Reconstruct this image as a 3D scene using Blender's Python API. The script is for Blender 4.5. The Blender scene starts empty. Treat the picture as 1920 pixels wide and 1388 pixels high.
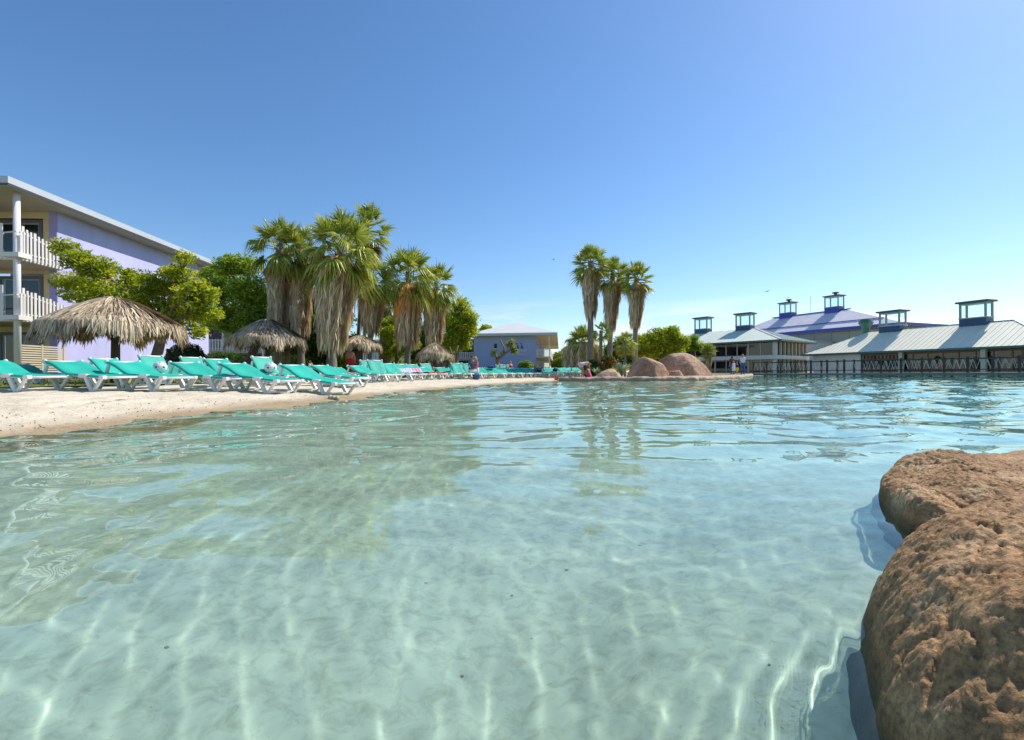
import bpy, bmesh, math, random
import numpy as np
from mathutils import Vector, Matrix, noise as mnoise
random.seed(7)
np.random.seed(7)
C = bpy.context.scene.collection
SC = bpy.context.scene
R = math.radians

# ---------------------------------------------------------------- camera, world, sun, exposure
F = 907.0            # focal length in pixels of a 1920 wide picture
CAM_Z = 0.52         # eye just above the water
ROLL = 0.007
HOR = 699.5          # row of the horizon in the middle of the picture
cd = bpy.data.cameras.new('camera')
cam = bpy.data.objects.new('camera', cd)
C.objects.link(cam)
cd.sensor_width = 36.0
cd.lens = 36.0 * F / 1920.0
cd.shift_y = (HOR - 694.0) / 1920.0
cd.clip_start = 0.05
cd.clip_end = 6000
_r, _u, _b = Vector((math.cos(ROLL), 0, -math.sin(ROLL))), Vector((math.sin(ROLL), 0, math.cos(ROLL))), Vector((0, -1, 0))
cam.matrix_world = Matrix(((_r.x, _u.x, _b.x, 0), (_r.y, _u.y, _b.y, 0), (_r.z, _u.z, _b.z, CAM_Z), (0, 0, 0, 1)))
SC.camera = cam

SUN_AZ = 60.0        # degrees to the right of the view
SUN_EL = 47.0
sund = Vector((math.sin(R(SUN_AZ)) * math.cos(R(SUN_EL)), math.cos(R(SUN_AZ)) * math.cos(R(SUN_EL)), math.sin(R(SUN_EL))))
ld = bpy.data.lights.new('sun', 'SUN')
ld.energy = 3.8
ld.angle = R(0.5)
ld.color = (1.0, 0.955, 0.88)
sun = bpy.data.objects.new('sun', ld)
C.objects.link(sun)
sun.rotation_euler = sund.to_track_quat('Z', 'Y').to_euler()
sun.location = (30, 30, 40)

w = bpy.data.worlds.new('World')
SC.world = w
w.use_nodes = True
nt = w.node_tree
nt.nodes.clear()
wo = nt.nodes.new('ShaderNodeOutputWorld')
bg = nt.nodes.new('ShaderNodeBackground')
sky = nt.nodes.new('ShaderNodeTexSky')
sky.sky_type = 'NISHITA'
sky.sun_disc = False
sky.sun_elevation = R(SUN_EL)
sky.sun_rotation = R(SUN_AZ)
sky.air_density = 1.0
sky.dust_density = 0.38
sky.ozone_density = 3.6
bg.inputs['Strength'].default_value = 0.12
hsv = nt.nodes.new('ShaderNodeHueSaturation'); hsv.inputs['Saturation'].default_value = 1.16
nt.links.new(sky.outputs[0], hsv.inputs['Color'])
# thin low clouds in a band above the horizon, all the way round
tcw = nt.nodes.new('ShaderNodeTexCoord'); sepw = nt.nodes.new('ShaderNodeSeparateXYZ'); nt.links.new(tcw.outputs['Generated'], sepw.inputs[0])
mpw = nt.nodes.new('ShaderNodeMapping'); mpw.inputs['Scale'].default_value = (2.2, 2.2, 15.0); mpw.inputs['Location'].default_value = (0.3, 0.8, 0.0); nt.links.new(tcw.outputs['Generated'], mpw.inputs['Vector'])
nw = nt.nodes.new('ShaderNodeTexNoise'); nw.inputs['Scale'].default_value = 1.6; nw.inputs['Detail'].default_value = 7; nw.inputs['Roughness'].default_value = .58; nt.links.new(mpw.outputs[0], nw.inputs['Vector'])
rw = nt.nodes.new('ShaderNodeValToRGB'); rw.color_ramp.elements[0].position = .53; rw.color_ramp.elements[0].color = (0, 0, 0, 1); rw.color_ramp.elements[1].position = .66; rw.color_ramp.elements[1].color = (.8, .8, .8, 1); nt.links.new(nw.outputs['Fac'], rw.inputs['Fac'])
bw = nt.nodes.new('ShaderNodeValToRGB'); bw.color_ramp.elements[0].position = .0; bw.color_ramp.elements[0].color = (1, 1, 1, 1); bw.color_ramp.elements[1].position = .15; bw.color_ramp.elements[1].color = (0, 0, 0, 1)
e_ = bw.color_ramp.elements.new(.09); e_.color = (.85, .85, .85, 1)
nt.links.new(sepw.outputs['Z'], bw.inputs['Fac'])
mm = nt.nodes.new('ShaderNodeMath'); mm.operation = 'MULTIPLY'; nt.links.new(rw.outputs[0], mm.inputs[0]); nt.links.new(bw.outputs[0], mm.inputs[1])
mxw = nt.nodes.new('ShaderNodeMix'); mxw.data_type = 'RGBA'; nt.links.new(mm.outputs[0], mxw.inputs['Factor']); nt.links.new(hsv.outputs[0], mxw.inputs['A']); mxw.inputs['B'].default_value = (6.6, 6.4, 6.0, 1)
nt.links.new(mxw.outputs['Result'], bg.inputs['Color'])
nt.links.new(bg.outputs[0], wo.inputs['Surface'])

SC.view_settings.view_transform = 'Standard'
SC.view_settings.look = 'None'
SC.view_settings.exposure = 0.46
SC.view_settings.gamma = 1.0
SC.view_settings.use_curve_mapping = False
SC.render.engine = 'CYCLES'
SC.cycles.use_denoising = True
SC.cycles.max_bounces = 10
SC.cycles.transparent_max_bounces = 16
SC.cycles.sample_clamp_indirect = 6.0

# ---------------------------------------------------------------- helpers
def at(px, py, Z):
    """the point at depth Z seen at a pixel of the 1920 x 1388 photograph"""
    a = (px - 960.0) / F
    b = -(py - HOR) / F
    x = a + ROLL * b
    z = b - ROLL * a
    return Vector((x * Z, Z, CAM_Z + z * Z))
def X_at(px, Z):
    return (px - 960.0) / F * Z
def Zh(px, py, z):
    """depth at which height z is seen at that pixel"""
    b = -(py - HOR) / F - ROLL * (px - 960.0) / F
    return (z - CAM_Z) / b

MATS = {}
def mat(name):
    m = bpy.data.materials.new(name)
    m.use_nodes = True
    n = m.node_tree
    return m, n.nodes, n.links, n.nodes['Principled BSDF'], n.nodes['Material Output']
def simple(name, col, rough=0.6, var=0.0, scale=5.0, bump=0.0, bscale=40.0, metal=0.0, spec=0.5, coord='Object', col2=None, detail=4.0, stretch=None, rnd=0.0):
    """a principled material whose colour wanders a little with noise"""
    m, N, L, P, O = mat(name)
    P.inputs['Roughness'].default_value = rough
    P.inputs['Metallic'].default_value = metal
    P.inputs['Specular IOR Level'].default_value = spec
    P.inputs['Base Color'].default_value = (*col, 1)
    src = None
    if var or col2 or bump or rnd:
        if coord == 'World':
            g = N.new('ShaderNodeNewGeometry'); src = g.outputs['Position']
        else:
            t = N.new('ShaderNodeTexCoord'); src = t.outputs['Object']
        if stretch:
            mp = N.new('ShaderNodeMapping'); mp.inputs['Scale'].default_value = stretch
            L.new(src, mp.inputs['Vector']); src = mp.outputs[0]
    colout = None
    if var or col2:
        nz = N.new('ShaderNodeTexNoise'); nz.inputs['Scale'].default_value = scale; nz.inputs['Detail'].default_value = detail
        nz.inputs['Roughness'].default_value = 0.62
        L.new(src, nz.inputs['Vector'])
        rp = N.new('ShaderNodeValToRGB')
        rp.color_ramp.elements[0].position = 0.33
        rp.color_ramp.elements[1].position = 0.67
        a = col if col2 else tuple(c * (1 - var) for c in col)
        b = col2 if col2 else tuple(min(1, c * (1 + var)) for c in col)
        rp.color_ramp.elements[0].color = (*a, 1)
        rp.color_ramp.elements[1].color = (*b, 1)
        L.new(nz.outputs['Fac'], rp.inputs['Fac'])
        colout = rp.outputs[0]
        L.new(colout, P.inputs['Base Color'])
    if rnd:
        oi = N.new('ShaderNodeObjectInfo')
        hs = N.new('ShaderNodeHueSaturation')
        mr = N.new('ShaderNodeMapRange')
        mr.inputs['To Min'].default_value = 1 - rnd; mr.inputs['To Max'].default_value = 1 + rnd
        L.new(oi.outputs['Random'], mr.inputs['Value'])
        L.new(mr.outputs[0], hs.inputs['Value'])
        if colout: L.new(colout, hs.inputs['Color'])
        else: hs.inputs['Color'].default_value = (*col, 1)
        L.new(hs.outputs[0], P.inputs['Base Color'])
    if bump:
        nb = N.new('ShaderNodeTexNoise'); nb.inputs['Scale'].default_value = bscale; nb.inputs['Detail'].default_value = 5
        L.new(src, nb.inputs['Vector'])
        bp = N.new('ShaderNodeBump'); bp.inputs['Strength'].default_value = bump; bp.inputs['Distance'].default_value = 0.02
        L.new(nb.outputs['Fac'], bp.inputs['Height']); L.new(bp.outputs[0], P.inputs['Normal'])
    MATS[name] = m
    return m

class MB:
    """collects geometry for ONE mesh"""
    def __init__(s): s.v = []; s.f = []; s.c = None
    def add(s, vs, fs):
        o = len(s.v); s.v += [tuple(v) for v in vs]; s.f += [tuple(i + o for i in f) for f in fs]
    def box(s, x0, x1, y0, y1, z0, z1, M=None):
        vs = [Vector((x, y, z)) for x in (x0, x1) for y in (y0, y1) for z in (z0, z1)]
        if M is not None: vs = [M @ v for v in vs]
        s.add(vs, [(0, 1, 3, 2), (4, 6, 7, 5), (0, 4, 5, 1), (2, 3, 7, 6), (0, 2, 6, 4), (1, 5, 7, 3)])
    def bar(s, a, b, w, h=None, up=(0, 0, 1)):
        """a rectangular bar from a to b: w across, h along up"""
        a = Vector(a); b = Vector(b); h = w if h is None else h
        d = (b - a).normalized(); u = Vector(up)
        sd = d.cross(u)
        if sd.length < 1e-4: sd = d.cross(Vector((1, 0, 0)))
        sd.normalize(); u = sd.cross(d).normalized()
        vs = []
        for p in (a, b):
            for i, j in ((-1, -1), (1, -1), (1, 1), (-1, 1)):
                vs.append(p + sd * (i * w / 2) + u * (j * h / 2))
        s.add(vs, [(3, 2, 1, 0), (4, 5, 6, 7), (0, 1, 5, 4), (1, 2, 6, 5), (2, 3, 7, 6), (3, 0, 4, 7)])
    def tube(s, pts, rad, n=8, cap=True):
        pts = [Vector(p) for p in pts]
        if not hasattr(rad, '__len__'): rad = [rad] * len(pts)
        o = len(s.v); ref = None
        for i, p in enumerate(pts):
            d = (pts[min(i + 1, len(pts) - 1)] - pts[max(i - 1, 0)])
            d = d.normalized() if d.length > 1e-9 else Vector((0, 0, 1))
            if ref is None: ref = d.orthogonal().normalized()
            a = (ref - d * ref.dot(d))
            a = a.normalized() if a.length > 1e-6 else d.orthogonal().normalized()
            ref = a; b = d.cross(a)
            for k in range(n):
                t = 2 * math.pi * k / n
                q = p + a * (math.cos(t) * rad[i]) + b * (math.sin(t) * rad[i])
                s.v.append(tuple(q))
        for i in range(len(pts) - 1):
            for k in range(n):
                k2 = (k + 1) % n
                s.f.append((o + i * n + k, o + i * n + k2, o + (i + 1) * n + k2, o + (i + 1) * n + k))
        if cap:
            s.f.append(tuple(o + k for k in reversed(range(n))))
            e = o + (len(pts) - 1) * n
            s.f.append(tuple(e + k for k in range(n)))
    def ball(s, c, r, seg=10, rings=6, sc=(1, 1, 1)):
        vs = []; fs = []
        for i in range(rings + 1):
            th = math.pi * i / rings
            for k in range(seg):
                ph = 2 * math.pi * k / seg
                vs.append((c[0] + r * sc[0] * math.sin(th) * math.cos(ph), c[1] + r * sc[1] * math.sin(th) * math.sin(ph), c[2] + r * sc[2] * math.cos(th)))
        for i in range(rings):
            for k in range(seg):
                fs.append((i * seg + k, (i + 1) * seg + k, (i + 1) * seg + (k + 1) % seg, i * seg + (k + 1) % seg))
        s.add(vs, fs)
    def prism(s, poly, z0, z1):
        """polygon (x, y) extruded from z0 to z1"""
        n = len(poly)
        s.add([(p[0], p[1], z0) for p in poly] + [(p[0], p[1], z1) for p in poly],
              [tuple(reversed(range(n))), tuple(range(n, 2 * n))] + [(i, (i + 1) % n, n + (i + 1) % n, n + i) for i in range(n)])
    def sheet(s, pts, th, nrm):
        """a planar polygon given thickness th along nrm (below it)"""
        n = len(pts); nv = Vector(nrm).normalized() * th
        s.add([Vector(p) for p in pts] + [Vector(p) - nv for p in pts],
              [tuple(range(n)), tuple(reversed(range(n, 2 * n)))] + [(i, n + i, n + (i + 1) % n, (i + 1) % n) for i in range(n)])
    def mesh(s, name, m=None, smooth=False):
        me = bpy.data.meshes.new(name)
        me.from_pydata(s.v, [], s.f)
        if s.c is not None:
            at_ = me.attributes.new('tint', 'FLOAT', 'POINT')
            at_.data.foreach_set('value', s.c)
        if m is not None: me.materials.append(m if not isinstance(m, str) else MATS[m])
        me.update()
        if smooth: me.polygons.foreach_set('use_smooth', [True] * len(me.polygons))
        return me
    def build(s, name, m=None, parent=None, smooth=False, bevel=0.0):
        me = s.mesh(name, m, smooth)
        if bevel:
            bm = bmesh.new(); bm.from_mesh(me)
            bmesh.ops.recalc_face_normals(bm, faces=bm.faces)
            bmesh.ops.bevel(bm, geom=bm.edges[:], offset=bevel, segments=1, affect='EDGES')
            bm.to_mesh(me); bm.free()
        return link(name, me, parent)
def link(name, data, parent=None):
    o = bpy.data.objects.new(name, data); C.objects.link(o)
    if parent is not None: o.parent = parent
    return o
def npmesh(name, V, Fq, m=None, smooth=True, tint=None):
    """mesh from numpy arrays: V (n,3), Fq (m,k) with k = 3 or 4"""
    me = bpy.data.meshes.new(name)
    k = Fq.shape[1]
    me.vertices.add(len(V)); me.vertices.foreach_set('co', np.asarray(V, np.float32).ravel())
    me.loops.add(Fq.size); me.loops.foreach_set('vertex_index', np.asarray(Fq, np.int32).ravel())
    me.polygons.add(len(Fq)); me.polygons.foreach_set('loop_start', np.arange(0, Fq.size, k, dtype=np.int32))
    if tint is not None:
        a = me.attributes.new('tint', 'FLOAT', 'POINT'); a.data.foreach_set('value', np.asarray(tint, np.float32))
    me.update(calc_edges=True)
    if smooth: me.polygons.foreach_set('use_smooth', np.ones(len(Fq), bool))
    if m is not None: me.materials.append(m if not isinstance(m, str) else MATS[m])
    return me
def grid_faces(nu, nv, closed=False):
    i = np.arange(nu - 1)[:, None]; j = np.arange(nv if closed else nv - 1)[None, :]
    j2 = (j + 1) % nv
    a = i * nv + j; b = i * nv + j2; c = (i + 1) * nv + j2; d = (i + 1) * nv + j
    return np.stack([a, b, c, d], -1).reshape(-1, 4)
def thing(name, label, cat, loc=(0, 0, 0), rz=0.0, group=None):
    o = bpy.data.objects.new(name, None); C.objects.link(o)
    o.empty_display_size = 0.2
    o.location = loc; o.rotation_euler = (0, 0, rz)
    tag(o, label, cat, group)
    return o
def tag(o, label=None, cat=None, group=None, kind=None):
    if label: o['label'] = label
    if cat: o['category'] = cat
    if group: o['group'] = group
    if kind: o['kind'] = kind
    return o
def copy_tree(o, parent=None):
    c = o.copy(); C.objects.link(c)
    if parent is not None: c.parent = parent
    for ch in KIDS.get(o.name, []) if o.name in KIDS else list(o.children): copy_tree(ch, c)
    return c
KIDS = {}
def dist_poly(px, py, poly):
    """signed distance to a closed polygon, positive inside (numpy)"""
    P = np.asarray(poly, float); n = len(P)
    d2 = np.full(px.shape, 1e18); ins = np.zeros(px.shape, bool)
    for i in range(n):
        a = P[i]; b = P[(i + 1) % n]; e = b - a
        t = np.clip(((px - a[0]) * e[0] + (py - a[1]) * e[1]) / (e @ e + 1e-12), 0, 1)
        d2 = np.minimum(d2, (px - a[0] - t * e[0]) ** 2 + (py - a[1] - t * e[1]) ** 2)
        c = ((a[1] > py) != (b[1] > py))
        xx = (b[0] - a[0]) * (py - a[1]) / ((b[1] - a[1]) if abs(b[1] - a[1]) > 1e-12 else 1e-12) + a[0]
        ins ^= c & (px < xx)
    return np.where(ins, 1, -1) * np.sqrt(d2)
def sinenoise(x, y, seed, k0, octs=4, gain=0.55, lac=1.9):
    """cheap smooth noise in -1..1 from sums of sines (numpy)"""
    rs = np.random.RandomState(seed); out = np.zeros_like(x); amp = 1.0; tot = 0.0; k = k0
    for _ in range(octs):
        for _ in range(4):
            th = rs.uniform(0, 6.283); ph = rs.uniform(0, 6.283); kk = k * rs.uniform(0.75, 1.3)
            out += amp * np.sin(kk * (x * math.cos(th) + y * math.sin(th)) + ph + 0.9 * np.sin(kk * 0.6 * (x * math.sin(th) - y * math.cos(th)) + 2 * ph))
        tot += amp * 2.2; amp *= gain; k *= lac
    return out / tot

def gnoise(x, y, seed):
    """2-D gradient noise, about -0.7..0.7 (numpy)"""
    rs = np.random.RandomState(seed); n = 256
    ang = rs.uniform(0, 6.2832, n * n).reshape(n, n); gx_, gy_ = np.cos(ang), np.sin(ang)
    xi = np.floor(x).astype(int); yi = np.floor(y).astype(int); fx = x - xi; fy = y - yi
    def dot(ix, iy, dx, dy):
        a, b = ix % n, iy % n
        return gx_[a, b] * dx + gy_[a, b] * dy
    u = fx ** 3 * (fx * (fx * 6 - 15) + 10); v = fy ** 3 * (fy * (fy * 6 - 15) + 10)
    n0 = dot(xi, yi, fx, fy) * (1 - u) + dot(xi + 1, yi, fx - 1, fy) * u
    n1 = dot(xi, yi + 1, fx, fy - 1) * (1 - u) + dot(xi + 1, yi + 1, fx - 1, fy - 1) * u
    return n0 * (1 - v) + n1 * v
def fbm(x, y, k, seed, octs=4, gain=.5, ridge=False):
    out = np.zeros_like(x); a = 1.0; t = 0
    for i in range(octs):
        q = gnoise(x * k + 17.3 * i, y * k - 9.1 * i, seed + i)
        out += a * ((.35 - np.abs(q)) if ridge else q); t += a; a *= gain; k *= 2.05
    return out / t
# ---------------------------------------------------------------- shoreline, beach, water
SHORE_PX = [(0, 824), (75, 815), (150, 806), (225, 796), (300, 786), (365, 778), (430, 769), (515, 761), (600, 753), (650, 747), (700, 741.5), (750, 737), (800, 732.5), (850, 728),
            (900, 723.5), (950, 719.5), (1000, 717), (1060, 714.5)]
SHORE = [(p[0], p[1]) for p in (at(x, y, Zh(x, y, 0.0)) for x, y in SHORE_PX)]
RIGHT_BANK = [(4.2, 29.0), (6.2, 28.6), (7.4, 28.1), (9.0, 28.0), (10.6, 28.3), (11.6, 29.3), (13.0, 31.1), (15.2, 33.7), (17.6, 37.1), (20.6, 41.9), (23.2, 47.4), (27.0, 55.0), (40.0, 73.0), (47.0, 72.8), (56.0, 48.5), (75.0, 40.0), (75.0, -14.0)]
POOL = [(-5.4, -14.0), (-4.9, -2.0), (-4.55, 2.5)] + SHORE + RIGHT_BANK
LOBE_N = [(1.60, 1.40), (1.36, 1.37), (1.17, 1.36), (1.0, 1.27), (.90, 1.194), (.80, 1.10), (.722, 1.02), (.684, .955), (.64, .885), (.595, .80), (.545, .73), (.495, .62), (.46, .50), (.44, .30), (.46, 0), (.6, -.6), (2.6, -.6), (2.8, .9), (2.2, 1.25), (1.8, 1.36)]
LOBE_F = [(1.75, 1.36), (1.45, 1.43), (1.31, 1.50), (1.285, 1.57), (1.315, 1.67), (1.375, 1.79), (1.45, 1.91), (1.53, 2.03), (1.63, 2.13), (1.79, 2.25), (2.05, 2.37), (2.5, 2.52), (3.4, 2.7), (3.6, 1.0), (2.2, 1.15)]
def ground_z(x, y):
    """height of the terrain (numpy arrays)"""
    d = dist_poly(x, y, POOL)
    left = 1.0 / (1.0 + np.exp((x - 3.5) / 0.7))          # the beach side
    out = np.clip(-d, 0, None)
    beach = 0.215 * (1 - np.exp(-out / 1.5)) + 0.008 * np.clip(out - 2, 0, 20)
    bank = 0.20 * np.clip(out / 0.3, 0, 1) + 0.012 * np.clip(out - 3, 0, 25)
    land = left * beach + (1 - left) * bank
    inn = np.clip(d, 0, None)
    floor_l = 0.62 * (1 - np.exp(-inn / 5.0)) + 0.55 * np.clip((inn - 2.5) / 14.0, 0, 1) ** 1.0
    floor_r = 0.25 + 0.95 * np.clip(inn / 2.0, 0, 1)
    wl = 1.0 / (1.0 + np.exp((x - 14.0) / 4.0))
    depth = wl * floor_l + (1 - wl) * np.maximum(floor_r, floor_l)
    near = (np.abs(x) < 6) & (y < 6)
    if near.any():          # the bed rises to the foot of the near rock
        dl = np.minimum(-dist_poly(x[near], y[near], LOBE_N), -dist_poly(x[near], y[near], LOBE_F))
        depth[near] = np.minimum(depth[near], .20 + .42 * np.clip(dl, 0, 9))
    depth = np.where(inn > 0, depth, 0)
    return np.where(d > 0, -depth, land)
def gz(x, y):
    return float(ground_z(np.array([float(x)]), np.array([float(y)]))[0])

# sand: pale and dry above, a darker wet hem at the waterline, pale plaster-like bed below
m, N, L, P, O = mat('sand')
g = N.new('ShaderNodeNewGeometry')
sx = N.new('ShaderNodeSeparateXYZ'); L.new(g.outputs['Position'], sx.inputs[0])
n1 = N.new('ShaderNodeTexNoise'); n1.inputs['Scale'].default_value = 0.9; n1.inputs['Detail'].default_value = 6
n2 = N.new('ShaderNodeTexNoise'); n2.inputs['Scale'].default_value = 38; n2.inputs['Detail'].default_value = 5
for n_ in (n1, n2): L.new(g.outputs['Position'], n_.inputs['Vector'])
r1 = N.new('ShaderNodeValToRGB')
r1.color_ramp.elements[0].position = 0.3; r1.color_ramp.elements[0].color = (0.62, 0.515, 0.37, 1)
r1.color_ramp.elements[1].position = 0.72; r1.color_ramp.elements[1].color = (0.77, 0.665, 0.50, 1)
L.new(n1.outputs['Fac'], r1.inputs['Fac'])
r2 = N.new('ShaderNodeValToRGB')
r2.color_ramp.elements[0].position = 0.27; r2.color_ramp.elements[0].color = (0.72, 0.70, 0.66, 1)
r2.color_ramp.elements[1].position = 0.5; r2.color_ramp.elements[1].color = (1, 1, 1, 1)
L.new(n2.outputs['Fac'], r2.inputs['Fac'])
mx = N.new('ShaderNodeMix'); mx.data_type = 'RGBA'; mx.blend_type = 'MULTIPLY'; mx.inputs['Factor'].default_value = 1
L.new(r1.outputs[0], mx.inputs['A']); L.new(r2.outputs[0], mx.inputs['B'])
wz = N.new('ShaderNodeMath'); wz.operation = 'MULTIPLY_ADD'; wz.inputs[1].default_value = 0.05; L.new(n1.outputs['Fac'], wz.inputs[0]); L.new(sx.outputs['Z'], wz.inputs[2])
wet = N.new('ShaderNodeValToRGB')      # wet hem
wet.color_ramp.elements[0].position = 0.045; wet.color_ramp.elements[0].color = (0.58, 0.50, 0.40, 1)
wet.color_ramp.elements[1].position = 0.10; wet.color_ramp.elements[1].color = (1, 1, 1, 1)
L.new(wz.outputs[0], wet.inputs['Fac'])
mw = N.new('ShaderNodeMix'); mw.data_type = 'RGBA'; mw.blend_type = 'MULTIPLY'; mw.inputs['Factor'].default_value = 1
L.new(mx.outputs['Result'], mw.inputs['A']); L.new(wet.outputs[0], mw.inputs['B'])
L.new(mw.outputs['Result'], P.inputs['Base Color'])
P.inputs['Roughness'].default_value = 0.85
P.inputs['Specular IOR Level'].default_value = 0.25
b1 = N.new('ShaderNodeBump'); b1.inputs['Strength'].default_value = 0.8; b1.inputs['Distance'].default_value = 0.05
n4 = N.new('ShaderNodeTexNoise'); n4.inputs['Scale'].default_value = 7; n4.inputs['Detail'].default_value = 8; n4.inputs['Roughness'].default_value = .6; L.new(g.outputs['Position'], n4.inputs['Vector'])
L.new(n4.outputs['Fac'], b1.inputs['Height']); L.new(b1.outputs[0], P.inputs['Normal'])
MATS['sand'] = m

# pool bed: pale sand-coloured plaster with blotches and specks
m, N, L, P, O = mat('pool_bed')
g = N.new('ShaderNodeNewGeometry')
n1 = N.new('ShaderNodeTexNoise'); n1.inputs['Scale'].default_value = 2.3; n1.inputs['Detail'].default_value = 7; n1.inputs['Roughness'].default_value = 0.6
n2 = N.new('ShaderNodeTexNoise'); n2.inputs['Scale'].default_value = 34; n2.inputs['Detail'].default_value = 6; n2.inputs['Roughness'].default_value = .7
n3 = N.new('ShaderNodeTexNoise'); n3.inputs['Scale'].default_value = 19; n3.inputs['Detail'].default_value = 7; n3.inputs['Roughness'].default_value = .68; n3.inputs['Distortion'].default_value = .6
for n_ in (n1, n2, n3): L.new(g.outputs['Position'], n_.inputs['Vector'])
r1 = N.new('ShaderNodeValToRGB')
r1.color_ramp.elements[0].position = 0.3; r1.color_ramp.elements[0].color = (0.49, 0.48, 0.39, 1)
r1.color_ramp.elements[1].position = 0.7; r1.color_ramp.elements[1].color = (0.66, 0.65, 0.54, 1)
L.new(n1.outputs['Fac'], r1.inputs['Fac'])
r2 = N.new('ShaderNodeValToRGB')
r2.color_ramp.elements[0].position = 0.26; r2.color_ramp.elements[0].color = (0.55, 0.52, 0.45, 1)
r2.color_ramp.elements[1].position = 0.36; r2.color_ramp.elements[1].color = (1, 1, 1, 1)
L.new(n2.outputs['Fac'], r2.inputs['Fac'])
r3 = N.new('ShaderNodeValToRGB')
r3.color_ramp.elements[0].position = 0.3; r3.color_ramp.elements[0].color = (0.70, 0.70, 0.66, 1)
r3.color_ramp.elements[1].position = 0.55; r3.color_ramp.elements[1].color = (1, 1, 1, 1)
L.new(n3.outputs['Fac'], r3.inputs['Fac'])
mx = N.new('ShaderNodeMix'); mx.data_type = 'RGBA'; mx.blend_type = 'MULTIPLY'; mx.inputs['Factor'].default_value = 1
L.new(r1.outputs[0], mx.inputs['A']); L.new(r2.outputs[0], mx.inputs['B'])
my = N.new('ShaderNodeMix'); my.data_type = 'RGBA'; my.blend_type = 'MULTIPLY'; my.inputs['Factor'].default_value = 1
L.new(mx.outputs['Result'], my.inputs['A']); L.new(r3.outputs[0], my.inputs['B'])
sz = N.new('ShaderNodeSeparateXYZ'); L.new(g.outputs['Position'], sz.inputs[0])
rd = N.new('ShaderNodeValToRGB')      # aqua with depth: the water's light absorption put into the bed colour
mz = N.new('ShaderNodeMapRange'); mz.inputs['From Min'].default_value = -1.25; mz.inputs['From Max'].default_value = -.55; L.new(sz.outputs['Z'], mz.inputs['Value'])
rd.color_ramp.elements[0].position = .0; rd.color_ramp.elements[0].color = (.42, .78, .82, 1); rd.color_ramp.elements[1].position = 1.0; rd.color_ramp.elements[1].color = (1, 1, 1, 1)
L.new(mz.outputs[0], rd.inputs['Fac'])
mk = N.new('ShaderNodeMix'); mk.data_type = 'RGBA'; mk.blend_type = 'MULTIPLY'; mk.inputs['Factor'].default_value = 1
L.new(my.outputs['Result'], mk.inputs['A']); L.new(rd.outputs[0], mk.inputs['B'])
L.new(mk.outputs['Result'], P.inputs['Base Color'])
P.inputs['Roughness'].default_value = 0.9
P.inputs['Specular IOR Level'].default_value = 0.0
MATS['pool_bed'] = m

def terrain(name, xs, ys, m, keep=None, rough=0.0, dz=0.0):
    Xg, Yg = np.meshgrid(xs, ys, indexing='ij')
    Zg = ground_z(Xg, Yg)
    if rough:
        d = Zg
        lump = sinenoise(Xg, Yg, 3, 2.1, 3) * 0.5 + sinenoise(Xg, Yg, 4, 9.0, 3) * 0.5 - np.clip(sinenoise(Xg, Yg, 6, 13.0, 2) - .25, 0, 1) * 1.6
        Zg = Zg + rough * lump * np.clip((Zg - 0.03) / 0.12, 0, 1)
    V = np.stack([Xg, Yg, Zg + dz], -1).reshape(-1, 3)
    Fq = grid_faces(len(xs), len(ys))
    if keep is not None:
        c = V[Fq].mean(1); Fq = Fq[keep(c)]
    used = np.unique(Fq); rm = np.full(len(V), -1); rm[used] = np.arange(len(used))
    me = npmesh(name, V[used], rm[Fq], m)
    o = link(name, me); o['kind'] = 'structure'
    return o
def spaced(a, b, s0, growth):
    out = [a]; s = s0
    while out[-1] < b: out.append(out[-1] + s); s *= growth
    return np.array(out)
ys = np.concatenate([np.linspace(-10, 2.9, 44), spaced(3.0, 62, 0.05, 1.006)])
xs = np.concatenate([np.linspace(-34, -16.2, 60), np.linspace(-16, -1, 230), np.linspace(-0.9, 14, 120)])
terrain('beach', xs, ys, 'sand', keep=lambda c: (dist_poly(c[:, 0], c[:, 1], POOL) < 0.9), rough=0.03)
xs2 = np.concatenate([np.linspace(-6, 12, 150), np.linspace(12.3, 72, 90)]); ys2 = np.concatenate([np.linspace(-14, 0, 40), spaced(0.15, 68, 0.12, 1.01)])
terrain('pool_floor', xs2, ys2, 'pool_bed', keep=lambda c: (dist_poly(c[:, 0], c[:, 1], POOL) > 0.75) | ((c[:, 0] > 9) & (dist_poly(c[:, 0], c[:, 1], POOL) > -1.5)))

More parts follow.
